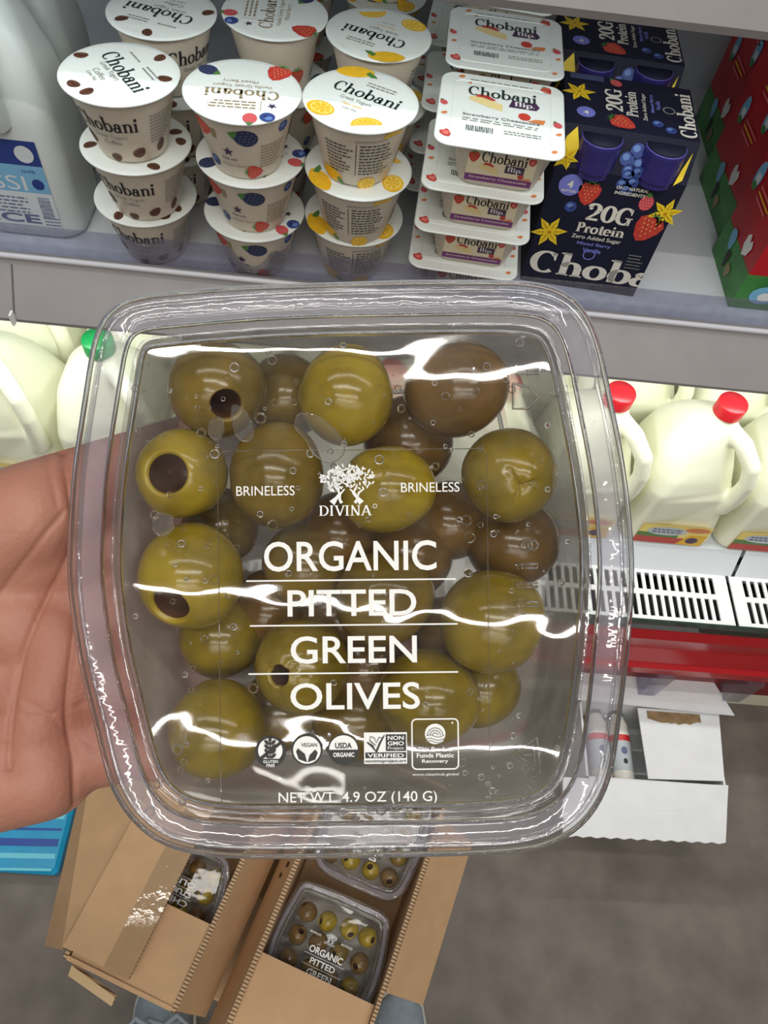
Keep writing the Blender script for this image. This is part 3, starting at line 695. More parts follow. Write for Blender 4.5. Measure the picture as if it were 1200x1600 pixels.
car.location = (.239, .722, SZ + .0005); car.rotation_euler = (0, 0, R_(-4))
car2.location = (.247, .858, SZ + .0005); car2.rotation_euler = (0, 0, R_(-3))
tag(car, 'navy four-pack of mixed berry drinks with violet caps, front of the two', 'drink pack', 'navy drink four-packs')
tag(car2, 'navy four-pack of mixed berry drinks standing behind the front one', 'drink pack', 'navy drink four-packs')

# ------------------------------------------------------------------ red cheese boxes on the right
REDB = M('red_carton', (184, 24, 32), .36, var=.08, scale=15)
GRNB = M('green_carton', (74, 148, 66), .42, col2=(46, 112, 54), scale=28)
SKY = M('printed_sky', (120, 180, 214), .5); COWW = M('printed_white', (228, 226, 222), .5)
def red_box(x, y0, y1, rz, label, h=.225, w=.16):
    d = y1 - y0
    r = empty('snack_carton', (x + w / 2, (y0 + y1) / 2, SZ + .0005), R_(rz), label, 'carton', 'red and green snack cartons')
    m = MB(); m.box((-w / 2, -d / 2, 0), (w / 2, d / 2, .045), GRNB); m.box((-w / 2 + .0004, -d / 2 + .0004, .045), (w / 2 - .0004, d / 2 - .0004, h), REDB)
    def F(u, v, l): return (-w / 2 - .0004 - .00012 * l, -u, v)      # left side, u runs towards the shopper
    for cx, cy in ((-.036, .106), (.026, .130)):
        m.flat(fan(ell(cx, cy, .0085, .016, -8, 20)), SKY, F, 2); m.flat(fan(ell(cx + .001, cy - .004, .005, .008, 0, 10, wob=.2)), COWW, F, 3); m.flat(fan(ell(cx, cy - .011, .006, .0045, 0, 10)), GRNB, F, 4)
    for i in range(3):
        m.flat(stroke([(-.020, .104 - i * .006), (.022 - i * .004, .104 - i * .006)], .0022), P_YEL if i % 2 else P_PINKL, F, 2)
        m.flat(stroke([(-.016, .150 - i * .006), (.034 - i * .004, .150 - i * .006)], .0020), P_YEL if i % 2 else P_PINKL, F, 2)
    m.flat(fan([(.014, .044), (.024, .050), (.028, .062), (.023, .068), (.019, .063), (.014, .070), (.008, .065), (.008, .054)], 2), COWW, F, 2)
    m.flat(fan(ell(-.018, .040, .008, .012, 10, 12, wob=.1)), SKY, F, 3); m.flat(fan(ell(-.008, .022, .005, .011, 0, 10, wob=.2)), BLACK, F, 4); m.flat(fan(ell(.006, .016, .007, .008, 0, 9, wob=.2)), TAUPE, F, 4)
    def FF(u, v, l): return (u, -d / 2 - .0004 - .00012 * l, v)
    m.flat(fan(ell(-.05, .02, .016, .012, 0, 14)), SKY, FF, 2); m.flat(fan(ell(-.048, .018, .008, .006, 0, 9)), COWW, FF, 3)
    m.build('box_body', r)
red_box(.408, .655, .752, 0, 'red and green snack carton at the front of the right-hand row')
red_box(.420, .768, .897, 1, 'red and green snack carton, second from the front of its row')
red_box(.440, .912, 1.04, 0, 'red and green snack carton, rearmost of its row under the upper shelf')

# ------------------------------------------------------------------ white jugs on the yogurt shelf
JUGW = M('white_plastic_jug', (206, 212, 210), .34, var=.02, scale=14)
NAVYL = M('label_navy', (40, 58, 126), .5); SKYL = M('label_sky', (120, 172, 206), .5); LABW = M('label_white', (205, 210, 214), .5); SLATE = M('label_slate', (96, 104, 136), .55)
def shelf_jug(x, y, label):
    r = empty('white_jug', (x, y, SZ + .0005), 0, label, 'jug', 'white jugs on the yogurt shelf')
    m = MB(); hx, hy = .052, .046
    prof = [(.90, 0, 0), (.98, 0, .004), (1, 0, .012), (1, 0, .125), (.98, 0, .138), (.88, .002, .165), (.66, .006, .20), (.44, .010, .225), (.36, .012, .232), (.36, .012, .240)]
    m.loft([[(a + .0, b + oy, z) for a, b in rrect(hx * s, hy * s, min(.022, hy * s * .9))] for s, oy, z in prof], JUGW, True, True)
    m.tube([(0, -.020, .222), (.004, -.046, .212), (.006, -.058, .185), (.006, -.054, .150), (.004, -.044, .128)], [.010, .012, .012, .013, .014], JUGW, 12)
    m.build('bottle', r)
    m = MB(); m.lathe([(.0185, .239), (.0185, .252), (.017, .254)], M('jug_blue_cap', (60, 90, 170), .4), 32, Matrix.Translation((0, .012, 0))); m.build('cap', r)
    m = MB()
    def F(u, v, l): return (u, -hy - .0006 - .00012 * l, v)
    w = .034
    m.flat(grid_rect(-.05 + .006, .016, w, .112, 2, 2), LABW, F, 0); m.flat(grid_rect(-.044, .086, w, .112, 2, 2), NAVYL, F, 1); m.flat(grid_rect(-.044, .056, w, .086, 2, 2), SKYL, F, 1)
    m.flat(poly(ell(.020, .098, .009, .009, 0, 20)), LABW, F, 2); m.flat(fit(text('SSI'), -.022, .058, .012, .074), LABW, F, 2); m.flat(poly(ell(.024, .066, .006, .006, 0, 16)), NAVYL, F, 2)
    m.flat(fit(text('milk'), .012, .078, .026, .082), NAVYL, F, 2); m.flat(lines(-.044, .010, .048, 5, .0042, .0016, .2, 3), SLATE, F, 2); m.flat(xform(barcode(-.012, -.006, .012, .006), 1, 1, 90, .024, .040), SLATE, F, 2)
    m.flat(fit(text('ICE', .03), -.034, .019, .014, .030), SLATE, F, 2); m.flat(lines(.018, .034, .026, 3, .004, .0016, .1, 8), SLATE, F, 2)
    m.build('label', r)
shelf_jug(-.358, .698, 'white handled jug with blue label at the left front of the shelf')
shelf_jug(-.372, .812, 'white jug just behind the blue-labelled front jug')

# ------------------------------------------------------------------ gallon milk jugs on the deck
MILK = M('milk_in_plastic', (240, 239, 214), .38, sss=0, var=.015, scale=8)
CAPR = M('red_jug_cap', (206, 34, 44), .35); CAPG = M('green_jug_cap', (20, 140, 70), .35)
def remesh(mb, name, vox, smooth=4, parent=None, mat=None, post=None):
    o = mb.build('tmp'); md = o.modifiers.new('r', 'REMESH'); md.mode = 'VOXEL'; md.voxel_size = vox
    s = o.modifiers.new('s', 'SMOOTH'); s.iterations = smooth; s.factor = .5
    if post: d = o.modifiers.new('d', 'SUBSURF'); d.levels = d.render_levels = 1
    bpy.context.view_layer.update()
    me = bpy.data.meshes.new_from_object(o.evaluated_get(bpy.context.evaluated_depsgraph_get()))
    me.name = name; bpy.data.objects.remove(o)
    if post:
        n = len(me.vertices); co = np.empty(n * 3); nr = np.empty(n * 3); me.vertices.foreach_get('co', co); me.vertices.foreach_get('normal', nr)
        me.vertices.foreach_set('co', post(co.reshape(-1, 3), nr.reshape(-1, 3)).ravel()); me.update()
    me.materials.clear(); me.materials.append(mat)
    me.polygons.foreach_set('use_smooth', [True] * len(me.polygons)); me.polygons.foreach_set('material_index', [0] * len(me.polygons)); me.update()
    n = bpy.data.objects.new(name, me); COL.objects.link(n)
    if parent: n.parent = parent
    return n
DZ = .4505
def make_gallon(capm):
    r = empty('milk_jug'); h = .0755
    m = MB()
    prof = [(.92, 0, 0), (.98, 0, .004), (1, 0, .012), (1, 0, .115), (.985, 0, .128), (.93, -.004, .150), (.82, -.010, .175), (.64, -.010, .200), (.46, -.006, .220), (.30, -.002, .234), (.245, 0, .240), (.245, 0, .252)]
    rings = []
    for s, off, z in prof:
        ring = []
        for x, y in rrect(h * s, h * s, h * s * (.32 if z < .13 else .32 + .6 * min(1, (z - .12) / .1)), 8):
            # the handle corner (front right) is scooped back above the waist
            k = max(0, (x - y) / (2 * h)); sc = 1 - .42 * (k ** 2) * max(0, min(1, (z - .085) / .05)) * (1 if z < .225 else max(0, (.245 - z) / .02))
            ring.append((x * sc + off, y * sc - off, z))
        rings.append(ring)
    m.loft(rings, MILK, True, True)
    q = .7071
    hp = [(.012, .226), (.046, .214), (.074, .190), (.084, .160), (.084, .125), (.078, .095), (.062, .078)]
    m.tube([(a * q, -a * q, z) for a, z in hp], [.012, .0135, .013, .0125, .013, .015, .018], MILK, 12)
    remesh(m, 'bottle', .0032, 5, r, MILK)
    m = MB(); n = 36; m.lathe([(.0205, .244), (.0205, .262), (.0195, .2645), (.0, .2645)], capm, n); m.build('cap', r)
    m = MB()
    def F(u, v, l): return (u, -h - .0008 - .00015 * l, v)
    m.flat(grid_rect(-.056, .006, .056, .060, 4, 4), P_YELL, F, 0); m.flat(grid_rect(-.056, .006, .056, .024, 4, 1), P_RED, F, 1); m.flat(grid_rect(-.056, .024, .010, .036, 4, 1), P_GREEN, F, 1)
    m.flat(poly(ell(-.012, .042, .032, .012, 0, 26)), LABW, F, 2); m.flat(lines(-.036, .012, .044, 2, .007, .004, .1, 3), SLATE, F, 3)
    m.flat(poly([(.014, .006), (.028, .036), (.056, .036), (.056, .006)]), P_YEL, F, 2); m.flat(fan(ell(.036, .02, .01, .009, 0, 12)), P_PURP, F, 3); m.flat(fan(ell(.034, .050, .02, .007, 0, 14)), P_ORG, F, 3)
    m.build('label', r)
    return r
gr = make_gallon(CAPR); gg = make_gallon(CAPG)
pos = [('r', .515, .685, 0), ('r', .358, .685, 0), ('r', .672, .685, 0), ('r', .829, .69, 0), ('r', .201, .685, 0), ('r', .044, .685, 0), ('g', -.346, .69, 0), ('g', -.186, .69, -1), ('g', -.506, .69, -2)]
words = {.515: 'red-capped gallon milk jug on the deck, right of the held container', .358: 'red-capped milk jug half hidden by the right edge of the held container', .672: 'milk jug at the right edge of the photo, beside the red-capped one',
         .829: 'milk jug beyond the right edge of the photo', .201: 'milk jug seen through the top right of the clear container', .044: 'milk jug seen through the top middle of the clear container',
         -.346: 'green-capped gallon milk jug at the left edge of the held container', -.186: 'milk jug seen through the top left of the clear container', -.506: 'milk jug at the left edge of the photo above the hand'}
ur = ug = False
for k, x, y, rz in pos:
    if k == 'r': o = copy_tree(gr) if ur else gr; ur = True
    else: o = copy_tree(gg) if ug else gg; ug = True
    o.location = (x, y, DZ); o.rotation_euler = (0, 0, R_(rz)); tag(o, words[x], 'milk jug', 'gallon milk jugs on the deck')
for i in range(9):
    x = -.506 + .16 * i
    o = copy_tree(gr if i > 2 else gg); o.location = (x, .852, DZ); o.rotation_euler = (0, 0, R_((-2, 1, 0)[i % 3]))
    side = 'left' if i < 3 else ('right' if i > 5 else 'middle')
    tag(o, f'milk jug in the second row on the {side} side of the deck', 'milk jug', 'gallon milk jugs on the deck')

# ------------------------------------------------------------------ olive containers (local frame: x right, y up, z out of the lid; metres)
K = .155 / FPX; CX, CY = 552, 893
outl = [(262, 458), (400, 448), (550, 444), (700, 443), (820, 445), (880, 458), (918, 492), (940, 550), (958, 640), (975, 740), (986, 850), (986, 930), (975, 1040), (962, 1140), (950, 1210), (928, 1262), (890, 1303), (835, 1326), (760, 1334), (560, 1336), (380, 1335), (300, 1328), (240, 1308), (195, 1265), (170, 1215), (152, 1140), (128, 1040), (112, 930), (110, 860), (118, 740), (130, 660), (145, 570), (156, 515), (180, 478), (215, 463)]
def LP(px, py): return ((px - CX) * K, -(py - CY) * K)
def catmull(P, n):
    m = len(P); out = []
    for i in range(m):
        a, b, c, d = P[i - 1], P[i], P[(i + 1) % m], P[(i + 2) % m]
        for j in range(n):
            t = j / n
            out.append(tuple(.5 * (2 * b[k] + (c[k] - a[k]) * t + (2 * a[k] - 5 * b[k] + 4 * c[k] - d[k]) * t * t + (3 * b[k] - a[k] - 3 * c[k] + d[k]) * t ** 3) for k in range(2)))
    return out
def resample(P, n):
    L_ = [0]
    for i in range(len(P)): a, b = P[i], P[(i + 1) % len(P)]; L_.append(L_[-1] + math.hypot(b[0] - a[0], b[1] - a[1]))
    out = []; j = 0
    for i in range(n):
        d = L_[-1] * i / n
        while L_[j + 1] < d: j += 1
        t = (d - L_[j]) / (L_[j + 1] - L_[j]); a, b = P[j], P[(j + 1) % len(P)]
        out.append((a[0] + (b[0] - a[0]) * t, a[1] + (b[1] - a[1]) * t))
    return out
NO = 180
OUT = resample(catmull([LP(*p) for p in outl], 10), NO)
for _ in range(3): OUT = [tuple((OUT[i - 1][k] + 2 * OUT[i][k] + OUT[(i + 1) % NO][k]) / 4 for k in range(2)) for i in range(NO)]
def inset(d):
    r = []
    for i in range(NO):
        a, b = OUT[i - 3], OUT[(i + 3) % NO]; tx, ty = b[0] - a[0], b[1] - a[1]; l = math.hypot(tx, ty); nx, ny = ty / l, -tx / l     # clockwise outline: inward
        x, y = OUT[i]
        r.append((x + nx * d, y + ny * d))
    # pick the sign that shrinks
    return r
_s = 1 if sum(math.hypot(*p) for p in inset(.005)) < sum(math.hypot(*p) for p in OUT) else -1
def ring(d, z, wig=0, sd=0):
    q = inset(_s * d)
    if d > .008:
        for _ in range(int(d * 600)): q = [tuple((q[i - 1][k] + 2 * q[i][k] + q[(i + 1) % NO][k]) / 4 for k in range(2)) for i in range(NO)]
    if wig: q = [(x + wig * noise.noise((x * 45, y * 45, sd)), y + wig * noise.noise((x * 45, y * 45, sd + 9))) for x, y in q]
    return [(x, y, z) for x, y in q]
PET = clear_mat('clear_container_plastic', (253, 253, 254), haze=.04, haze_col=(215, 213, 220), refl=1.6, bump=.25, bscale=60)
PETR = clear_mat('frosted_rim_plastic', (251, 250, 253), haze=.40, haze_col=(205, 202, 214), refl=1.6, hvar=.3, bump=.3, bscale=120)
PETB = fog_mat('fogged_bottom', .42, .2, .48, .88)
PETW = fog_mat('fogged_wall', .30, .3, .36, .74)
FILM = clear_mat('clear_lid_film', (254, 254, 254), haze=.024, haze_col=(210, 206, 204), rough=.03, refl=1.0, hscale=75, hvar=2.0)
BEAD = glass_mat('rim_bead_plastic', (240, 240, 244), .02, 1.42)
BEADC = clear_mat('soft_bead_plastic', (250, 250, 252), haze=.10, haze_col=(215, 213, 220), rough=.06, refl=3.0, bump=.3, bscale=200)
WET = clear_mat('wet_patch', (250, 250, 250), haze=.16, haze_col=(215, 210, 205), rough=.02, refl=2)
PRINT = M('white_label_print', (240, 240, 238), .5)
PBLK = M('black_label_print', (26, 24, 22), .5)
def film_z(x, y):
    return .00013 * noise.noise((x * 30, y * 80, 1.3)) + .00005 * noise.noise((x * 130, y * 190, 5.1))
def px_shape(sh): return [LP(x, y) for x, y in sh[0]], sh[1]
def box_fit(sh, x0, x1, y0, y1): return fit(sh, *LP(x0, y1), *LP(x1, y0))
def label_marks(m, words, full=True):
    def F(u, v, l): return (u, v, film_z(u, v) * .5 + .00035 + .0001 * l)
    def rect(x0, y0, x1, y1, mat=PRINT, l=0): (a, b), (c, d) = LP(x0, y1), LP(x1, y0); m.flat(grid_rect(a, b, c, d, 6, 1), mat, F, l)
    ys = [(845, 892), (921, 962), (993, 1036), (1066, 1108)]; xs = [(413, 682), (449, 650), (453, 650), (452, 654)] if len(words) > 3 else [(396, 706), (396, 706), (396, 700)]
    for wd, (a, b), (c, d) in zip(words, xs, ys): m.flat(box_fit(text(wd, .012 if full else .02), a, b, c, d), PRINT, F)
    for y, a, b in ((906, 385, 712), (976, 390, 714), (1051, 387, 714)): rect(a, y - 1.2, b, y + 1.2)
    m.flat(box_fit(text('BRINELESS'), 371, 462, 758, 773), PRINT, F); m.flat(box_fit(text('BRINELESS'), 628, 719, 755, 770), PRINT, F)
    m.flat(box_fit(serif('DIVINA', .15, .07), 500, 582, 789, 806), PRINT, F); m.flat(px_shape(stroke(ell(587, 791, 3, 3, 0, 14, 0, 359), .8)), PRINT, F)
    r = random.Random(4)           # the twin olive trees: leaves and twisting trunks
    lv = []
    for k in range(210):
        side = r.random() < .5; cx, cy, rx, ry = (522, 750, 20, 17) if side else (563, 748, 24, 19)
        if r.random() < .35: cx, cy, rx, ry = 543, 740, 24, 14
        a = r.uniform(0, 2 * PI); q = math.sqrt(r.random()); x, y = cx + rx * q * math.cos(a), cy + ry * q * math.sin(a)
        lv.append(poly(ell(x, y, 3.3, 1.25, r.uniform(0, 180), 7)))
    m.flat(px_shape(merge(lv)), PRINT, F)
    for pts, w in (([(528, 762), (532, 771), (527, 778), (520, 786)], [3, 4, 5, 10]), ([(540, 764), (533, 772), (532, 780), (535, 786)], [2, 3, 4, 5]), ([(558, 762), (553, 770), (560, 778), (566, 786)], [3, 4, 5, 9]), ([(548, 764), (556, 771), (560, 779), (556, 786)], [2, 3, 4, 5]), ([(570, 764), (562, 770), (560, 776)], [2, 3, 3])):
        m.flat(px_shape(stroke(pts, [float(q) for q in w])), PRINT, F)
    if not full: return
    m.flat(box_fit(text('NET WT. 4.9 OZ (140 G)', .004), 432, 679, 1236, 1257), PRINT, F)
    disc = lambda cx, cy, rr, mat, l: m.flat(px_shape(poly(ell(cx, cy, rr, rr, 0, 32)[::-1])), mat, F, l)
    P = lambda pts, mat, l: m.flat(px_shape(poly(pts)), mat, F, l)
    disc(420, 1172, 24.5, PBLK, 0); disc(420, 1170, 19, PRINT, 1)                     # gluten free
    P([(402, 1183), (438, 1183), (434, 1190), (427, 1195), (413, 1195), (406, 1190)], PBLK, 2)
    m.flat(px_shape(stroke([(404, 1183), (436, 1158)], 5.0)), PBLK, F, 3); m.flat(px_shape(stroke([(420, 1182), (420, 1152)], 2.0)), PBLK, F, 3)
    for k in range(4):
        for sx in (-1, 1): P(ell(420 + sx * 5, 1178 - k * 7, 5.2, 2.6, -sx * 42, 10), PBLK, 4)
    P(ell(420, 1152, 2.6, 4.6, 0, 10), PBLK, 4)
    m.flat(box_fit(text('GLUTEN', .02), 409, 432, 1184.5, 1189), PRINT, F, 4); m.flat(box_fit(text('FREE', .02), 414, 427, 1190.5, 1195), PRINT, F, 4)
    disc(477, 1170, 24.5, PBLK, 0); disc(477, 1170, 21.5, PRINT, 1)                   # vegan
    m.flat(box_fit(text('VEGAN', .015), 468, 493, 1159, 1165), PBLK, F, 2)
    P([(477, 1189), (474, 1176), (463, 1167), (460, 1172), (464, 1184)], PBLK, 2); P([(478, 1189), (481, 1178), (490, 1169), (494, 1174), (490, 1185)], PBLK, 2)
    disc(534, 1170, 24.5, PBLK, 0); disc(534, 1170, 22.3, PRINT, 1); P(ell(534, 1170, 22.3, 22.3, 0, 20, 0, 180), PBLK, 2)   # organic seal
    m.flat(box_fit(text('USDA', .03), 521, 547, 1159, 1168), PBLK, F, 2); m.flat(box_fit(text('ORGANIC', .03), 518, 551, 1174, 1181), PRINT, F, 3)
    rect(566, 1144, 633, 1193, PRINT, 0); rect(600, 1147, 631.5, 1173, PBLK, 1); rect(568, 1175, 631.5, 1184, PBLK, 1)      # project seal
    m.flat(box_fit(text('NON', .02), 603, 628, 1149, 1155.5), PRINT, F, 2); m.flat(box_fit(text('GMO', .02), 603, 628, 1157.5, 1164), PRINT, F, 2); m.flat(box_fit(text('Project'), 603, 628, 1165.5, 1172), PRINT, F, 2)
    m.flat(box_fit(text('VERIFIED', .02), 571, 628, 1176.5, 1182.5), PRINT, F, 2); m.flat(box_fit(text('nongmoproject.org', .015), 568, 631.5, 1186, 1192), PBLK, F, 2)
    m.flat(px_shape(stroke([(571, 1159), (579, 1165), (585, 1174), (591, 1160), (598, 1148)], [2.0, 4.0, 4.5, 3.0, 1.5])), PBLK, F, 2)
    m.flat(px_shape(stroke([(584, 1164), (575, 1156), (576, 1150), (582, 1152), (585, 1160), (590, 1151), (594, 1152), (592, 1160)], 1.3)), PBLK, F, 2)
    o = [(677 + x, 1163 + y) for x, y in rrect(36, 39, 7, 6)]; o.append(o[0]); m.flat(px_shape(stroke(o, 2.2)), PRINT, F)       # plastic recovery mark
    disc(677, 1147, 16, PRINT, 1)
    for rr in (4, 8, 12): m.flat(px_shape(stroke(ell(677, 1149, rr, rr * .95, 0, 14, 180, 360), 1.6)), GREYINK, F, 2)
    for yy in (1150, 1155, 1159): m.flat(px_shape(stroke([(663, yy), (670, yy - 2), (677, yy + 1), (684, yy + 2), (691, yy - 1)], 1.3)), GREYINK, F, 2)
    for i, wd in enumerate(('This Product', 'Funds Plastic', 'Recovery')): m.flat(box_fit(text(wd, .02), *((650, 704), (648, 706), (656, 697))[i], 1167 + i * 9.6, 1174 + i * 9.6), PRINT, F, 2)
    m.flat(box_fit(text('www.cleanhub.global'), 641, 713, 1208, 1213), PRINT, F, 1); disc(704, 1130, 1.5, PRINT, 1)

def make_container(words, full, mat=None, loc=None, rz=0, label='', group=None):
    root = empty('olive_container', loc or (0, 0, 0), rz, label, 'food container', group, mat)
    # tub: flange, step, tapering wall, rounded foot, fogged bottom
    m = MB()
    prof = [(.0004, -.0035), (.0015, -.0045), (.0065, -.0045), (.0072, -.006)]
    m.loft([ring(a, z) for a, z in prof], PET, smooth=True)
    m.loft([ring(a, z) for a, z in ((.0072, -.006), (.0078, -.015), (.0086, -.028), (.0094, -.036), (.0108, -.0400), (.0140, -.0422))], PETW, smooth=True)
    base = ring(.0140, -.0422)
    bot = [base]
    for q in (.93, .8, .6, .4, .2, .02): bot.append([(x * q, y * q, z + (.0008 if q < .85 else 0)) for x, y, z in base])
    m.loft(bot, PETB, False, True)
    if full: m.tube(ring(.0160, -.0416), .0006, BEAD, 8, True)
    m.build('tub', root)
    # lid: skirt, top land, groove, inner step
    m = MB()
    lp = [(-.0003, -.0042), (-.0008, -.002), (.0, .0004), (.0012, .0012), (.0026, .0012)]
    m.loft([ring(a, z) for a, z in lp], PET)
    m.loft([ring(a, z) for a, z in [(.0026, .0012), (.0052, .0008), (.0066, -.0002)]], PETR)
    m.loft([ring(a, z, .0002, 3) for a, z in [(.0066, -.0002), (.0074, -.0016), (.0088, -.002), (.0098, -.0012), (.0106, .0)]], PET)
    nb = 6 if full else 5
    for k, (d, z, rr) in enumerate(((.0001, .0003, .0007), (.0024, .0014, .0004), (.0066, .0, .0005), (.0082, -.0018, .0004), (.0104, .0002, .0006), (.0, -.0038, .0006))[:nb]):
        m.tube(ring(d, z, .00012 if full else 0, k), rr * (.8 if k in (0, 4) else 1), BEAD if k in (0, 2, 4) else BEADC, 10, True)
    m.build('lid', root)
    # printed film stretched across the lid
    m = MB(); e = ring(.0104, 0); rs = []
    for q in [1, .985, .96] + [.93 - .93 * i / 34 for i in range(34)] + [.012]:
        rs.append([(x * q, y * q, film_z(x * q, y * q) * min(1, (1 - q) * 18) * (1 if full else .6)) for x, y, z in e])
    m.loft(rs, FILM, False, True)
    label_marks(m, words, full)
    o = [LP(552 + x, 985 + y) for x, y in rrect(210, 282, 14, 6)]
    if full: m.tube([(x, y, .0002) for x, y in o], .00011, BEAD, 5, True)
    m.build('printed_film', root)
    return root
hold = CAMM @ Matrix.Translation(((CX - 600) * K, -(CY - 800) * K, -.155)) @ Matrix.Rotation(R_(.6), 4, 'Z')
held = make_container(['ORGANIC', 'PITTED', 'GREEN', 'OLIVES'], True, hold, label='clear square plastic container of pitted green olives held up in front', group=None)
def blob(m, x, y, z, r, sq, mat, n=10):
    rs = []
    for i in range(1, 5):
        a = PI / 2 * i / 4
        rs.append([(x + r * math.sin(a) * math.cos(2 * PI * j / n), y + r * math.sin(a) * math.sin(2 * PI * j / n), z - r * sq * math.cos(a)) for j in range(n)])
    m.loft(rs, mat, True, False)
rr = random.Random(11)
m = MB()
for k in range(230):
    for _ in range(20):
        px, py = rr.uniform(205, 900), rr.uniform(520, 1270)
        if not (370 < px < 720 and 830 < py < 1210) or rr.random() < .25: break
    x, y = LP(px, py); r = rr.choice((.00025, .0003, .0004, .0005, .0006, .0008)) * rr.uniform(.8, 1.3)
    if rr.random() < .55: m.tube([(x + r * math.cos(a), y + r * math.sin(a), -.0006) for a in [2 * PI * i / 14 for i in range(14)]], r * .25, BEAD, 6, True)
    else: blob(m, x, y, -.0004, r, .5, BEAD)
for px, py, r in ((735, 842, 8), (393, 1075, 7), (287, 1243, 5), (280, 1252, 5), (240, 1225, 5), (700, 620, 6)):
    x, y = LP(px, py); m.tube([(x + r * K * math.cos(a), y + r * K * math.sin(a), -.0006) for a in [2 * PI * i / 18 for i in range(18)]], .0002, BEAD, 6, True)
for pts in ([(365, 632), (385, 640), (398, 668), (396, 685), (378, 686), (366, 665)], [(470, 645), (500, 650), (530, 675), (540, 705), (520, 722), (495, 712), (478, 685), (462, 665)], [(245, 800), (268, 803), (270, 825), (250, 835), (238, 820)], [(330, 655), (345, 650), (352, 668), (340, 686), (328, 675)]):
    q = [LP(*p) for p in catmull(pts, 5)]
    m.add([(x, y, -.0007) for x, y in q], [tuple(range(len(q)))], WET, False); m.tube([(x, y, -.0006) for x, y in q], .00013, BEAD, 5, True)
o = m.build('condensation', held); o['kind'] = 'stuff'
# raised marks moulded into the tub bottom, right-hand side
m = MB()
def emb(pts, closed=False, r=.00028): m.tube([(*LP(*p), -.0012) for p in pts], r, BEAD, 6, closed)
for yb, ch in ((862, '8'), (895, '1'), (925, '1'), (955, '1')):
    if ch == '8':
        emb([(815 + 9 + 9 * math.cos(a), yb - 7 + 8 * math.sin(a)) for a in [2 * PI * i / 16 for i in range(16)]], True); emb([(834 + 8 * math.cos(a), yb - 7 + 7 * math.sin(a)) for a in [2 * PI * i / 16 for i in range(16)]], True)
    else: emb([(812, yb - 2), (806, yb - 10), (842, yb - 10), (842, yb - 4), (816, yb - 4)])
emb([(796, 1186), (838, 1158), (843, 1214)], True); emb([(806, 1186), (832, 1169), (835, 1203)], True); emb([(815, 1186), (829, 1185)]); emb([(812, 1204), (820, 1214), (826, 1203)])
emb([(806, 600), (806, 640), (830, 640), (846, 622), (830, 606), (806, 600)]); emb([(810, 585), (848, 585)]); emb([(812, 570), (812, 578), (848, 578)]); emb([(830, 575), (830, 590)])
m.build('moulded_marks', held)

# ------------------------------------------------------------------ olives
OL = {}
def olive_mat(k):
    c = {'g': ((144, 122, 34), (118, 98, 26)), 'b': ((122, 92, 46), (98, 74, 38)), 'y': ((164, 140, 36), (138, 116, 28)), 'm': ((130, 106, 40), (106, 86, 32))}[k]
    return M('olive_skin_' + {'g': 'green', 'b': 'brown', 'y': 'yellow_green', 'm': 'dull'}[k], c[0],   .17, col2=tuple(int(v * .97) for v in c[1]), scale=140, bump=.05, bscale=260, spec=.5, sss=.12)
def make_olive_mesh(kind, a, hole, slit=False):
    key = (kind, a, hole, slit)
    if key in OL: return OL[key]
    m = MB(); n = 40; mt = olive_mat(kind); R0 = .0100; prof = []
    t0 = math.asin(min(.95, hole)) if hole else .0
    for i in range(23):
        t = PI - (PI - t0) * i / 22; prof.append((max(1e-5, R0 * math.sin(t)), R0 * a * math.cos(t)))
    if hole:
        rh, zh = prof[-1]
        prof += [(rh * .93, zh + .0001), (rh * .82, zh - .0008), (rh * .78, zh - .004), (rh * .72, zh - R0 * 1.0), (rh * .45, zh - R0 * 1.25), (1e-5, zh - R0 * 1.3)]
    v = []
    rings = []
    for r, z in prof:
        ring_ = []
        for j in range(n):
            p = Vector((r * math.cos(2 * PI * j / n), r * math.sin(2 * PI * j / n), z))
            d = noise.noise(p * 110 + Vector((a * 7, hole * 5, 0))) * .0005
            q = p * (1 + d / R0)
            if slit and z > 0:      # star-shaped stamp left by the pitting pin
                th = 2 * PI * j / n; k = max(0, math.cos(3 * th)) ** 6; rr_ = r / R0
                q.z -= .0016 * max(0, 1 - rr_ / .16) + .0010 * k * max(0, 1 - abs(rr_ - .2) / .25)
            ring_.append(tuple(q))
        rings.append(ring_)
    m.loft(rings[:25] if hole else rings, mt)
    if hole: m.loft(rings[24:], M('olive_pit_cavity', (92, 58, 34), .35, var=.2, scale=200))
    me = m.build('olive').data; o = [x for x in COL.objects if x.data == me][0]; bpy.data.objects.remove(o)
    OL[key] = me; return me
def olive(px, py, z, rpx, kind, hole, axis, a, label, slit=False, base=hold, group='olives in the held container', px_frame=True):
    me = make_olive_mesh(kind, a, hole, slit)
    o = bpy.data.objects.new('olive', me); COL.objects.link(o)
    # place so that the olive's centre lies on its sight line at depth z below the lid
    Z = .155 - z; x = (px - 600) * Z / FPX - (CX - 600) * K; y = -(py - 800) * Z / FPX + (CY - 800) * K
    s = rpx * Z / FPX / .0100
    q = Vector(axis).normalized().to_track_quat('Z', 'Y').to_matrix().to_4x4()
    o.matrix_world = base @ Matrix.Translation((x, y, z)) @ q @ Matrix.Scale(s, 4)
    tag(o, label, 'olive', group); return o
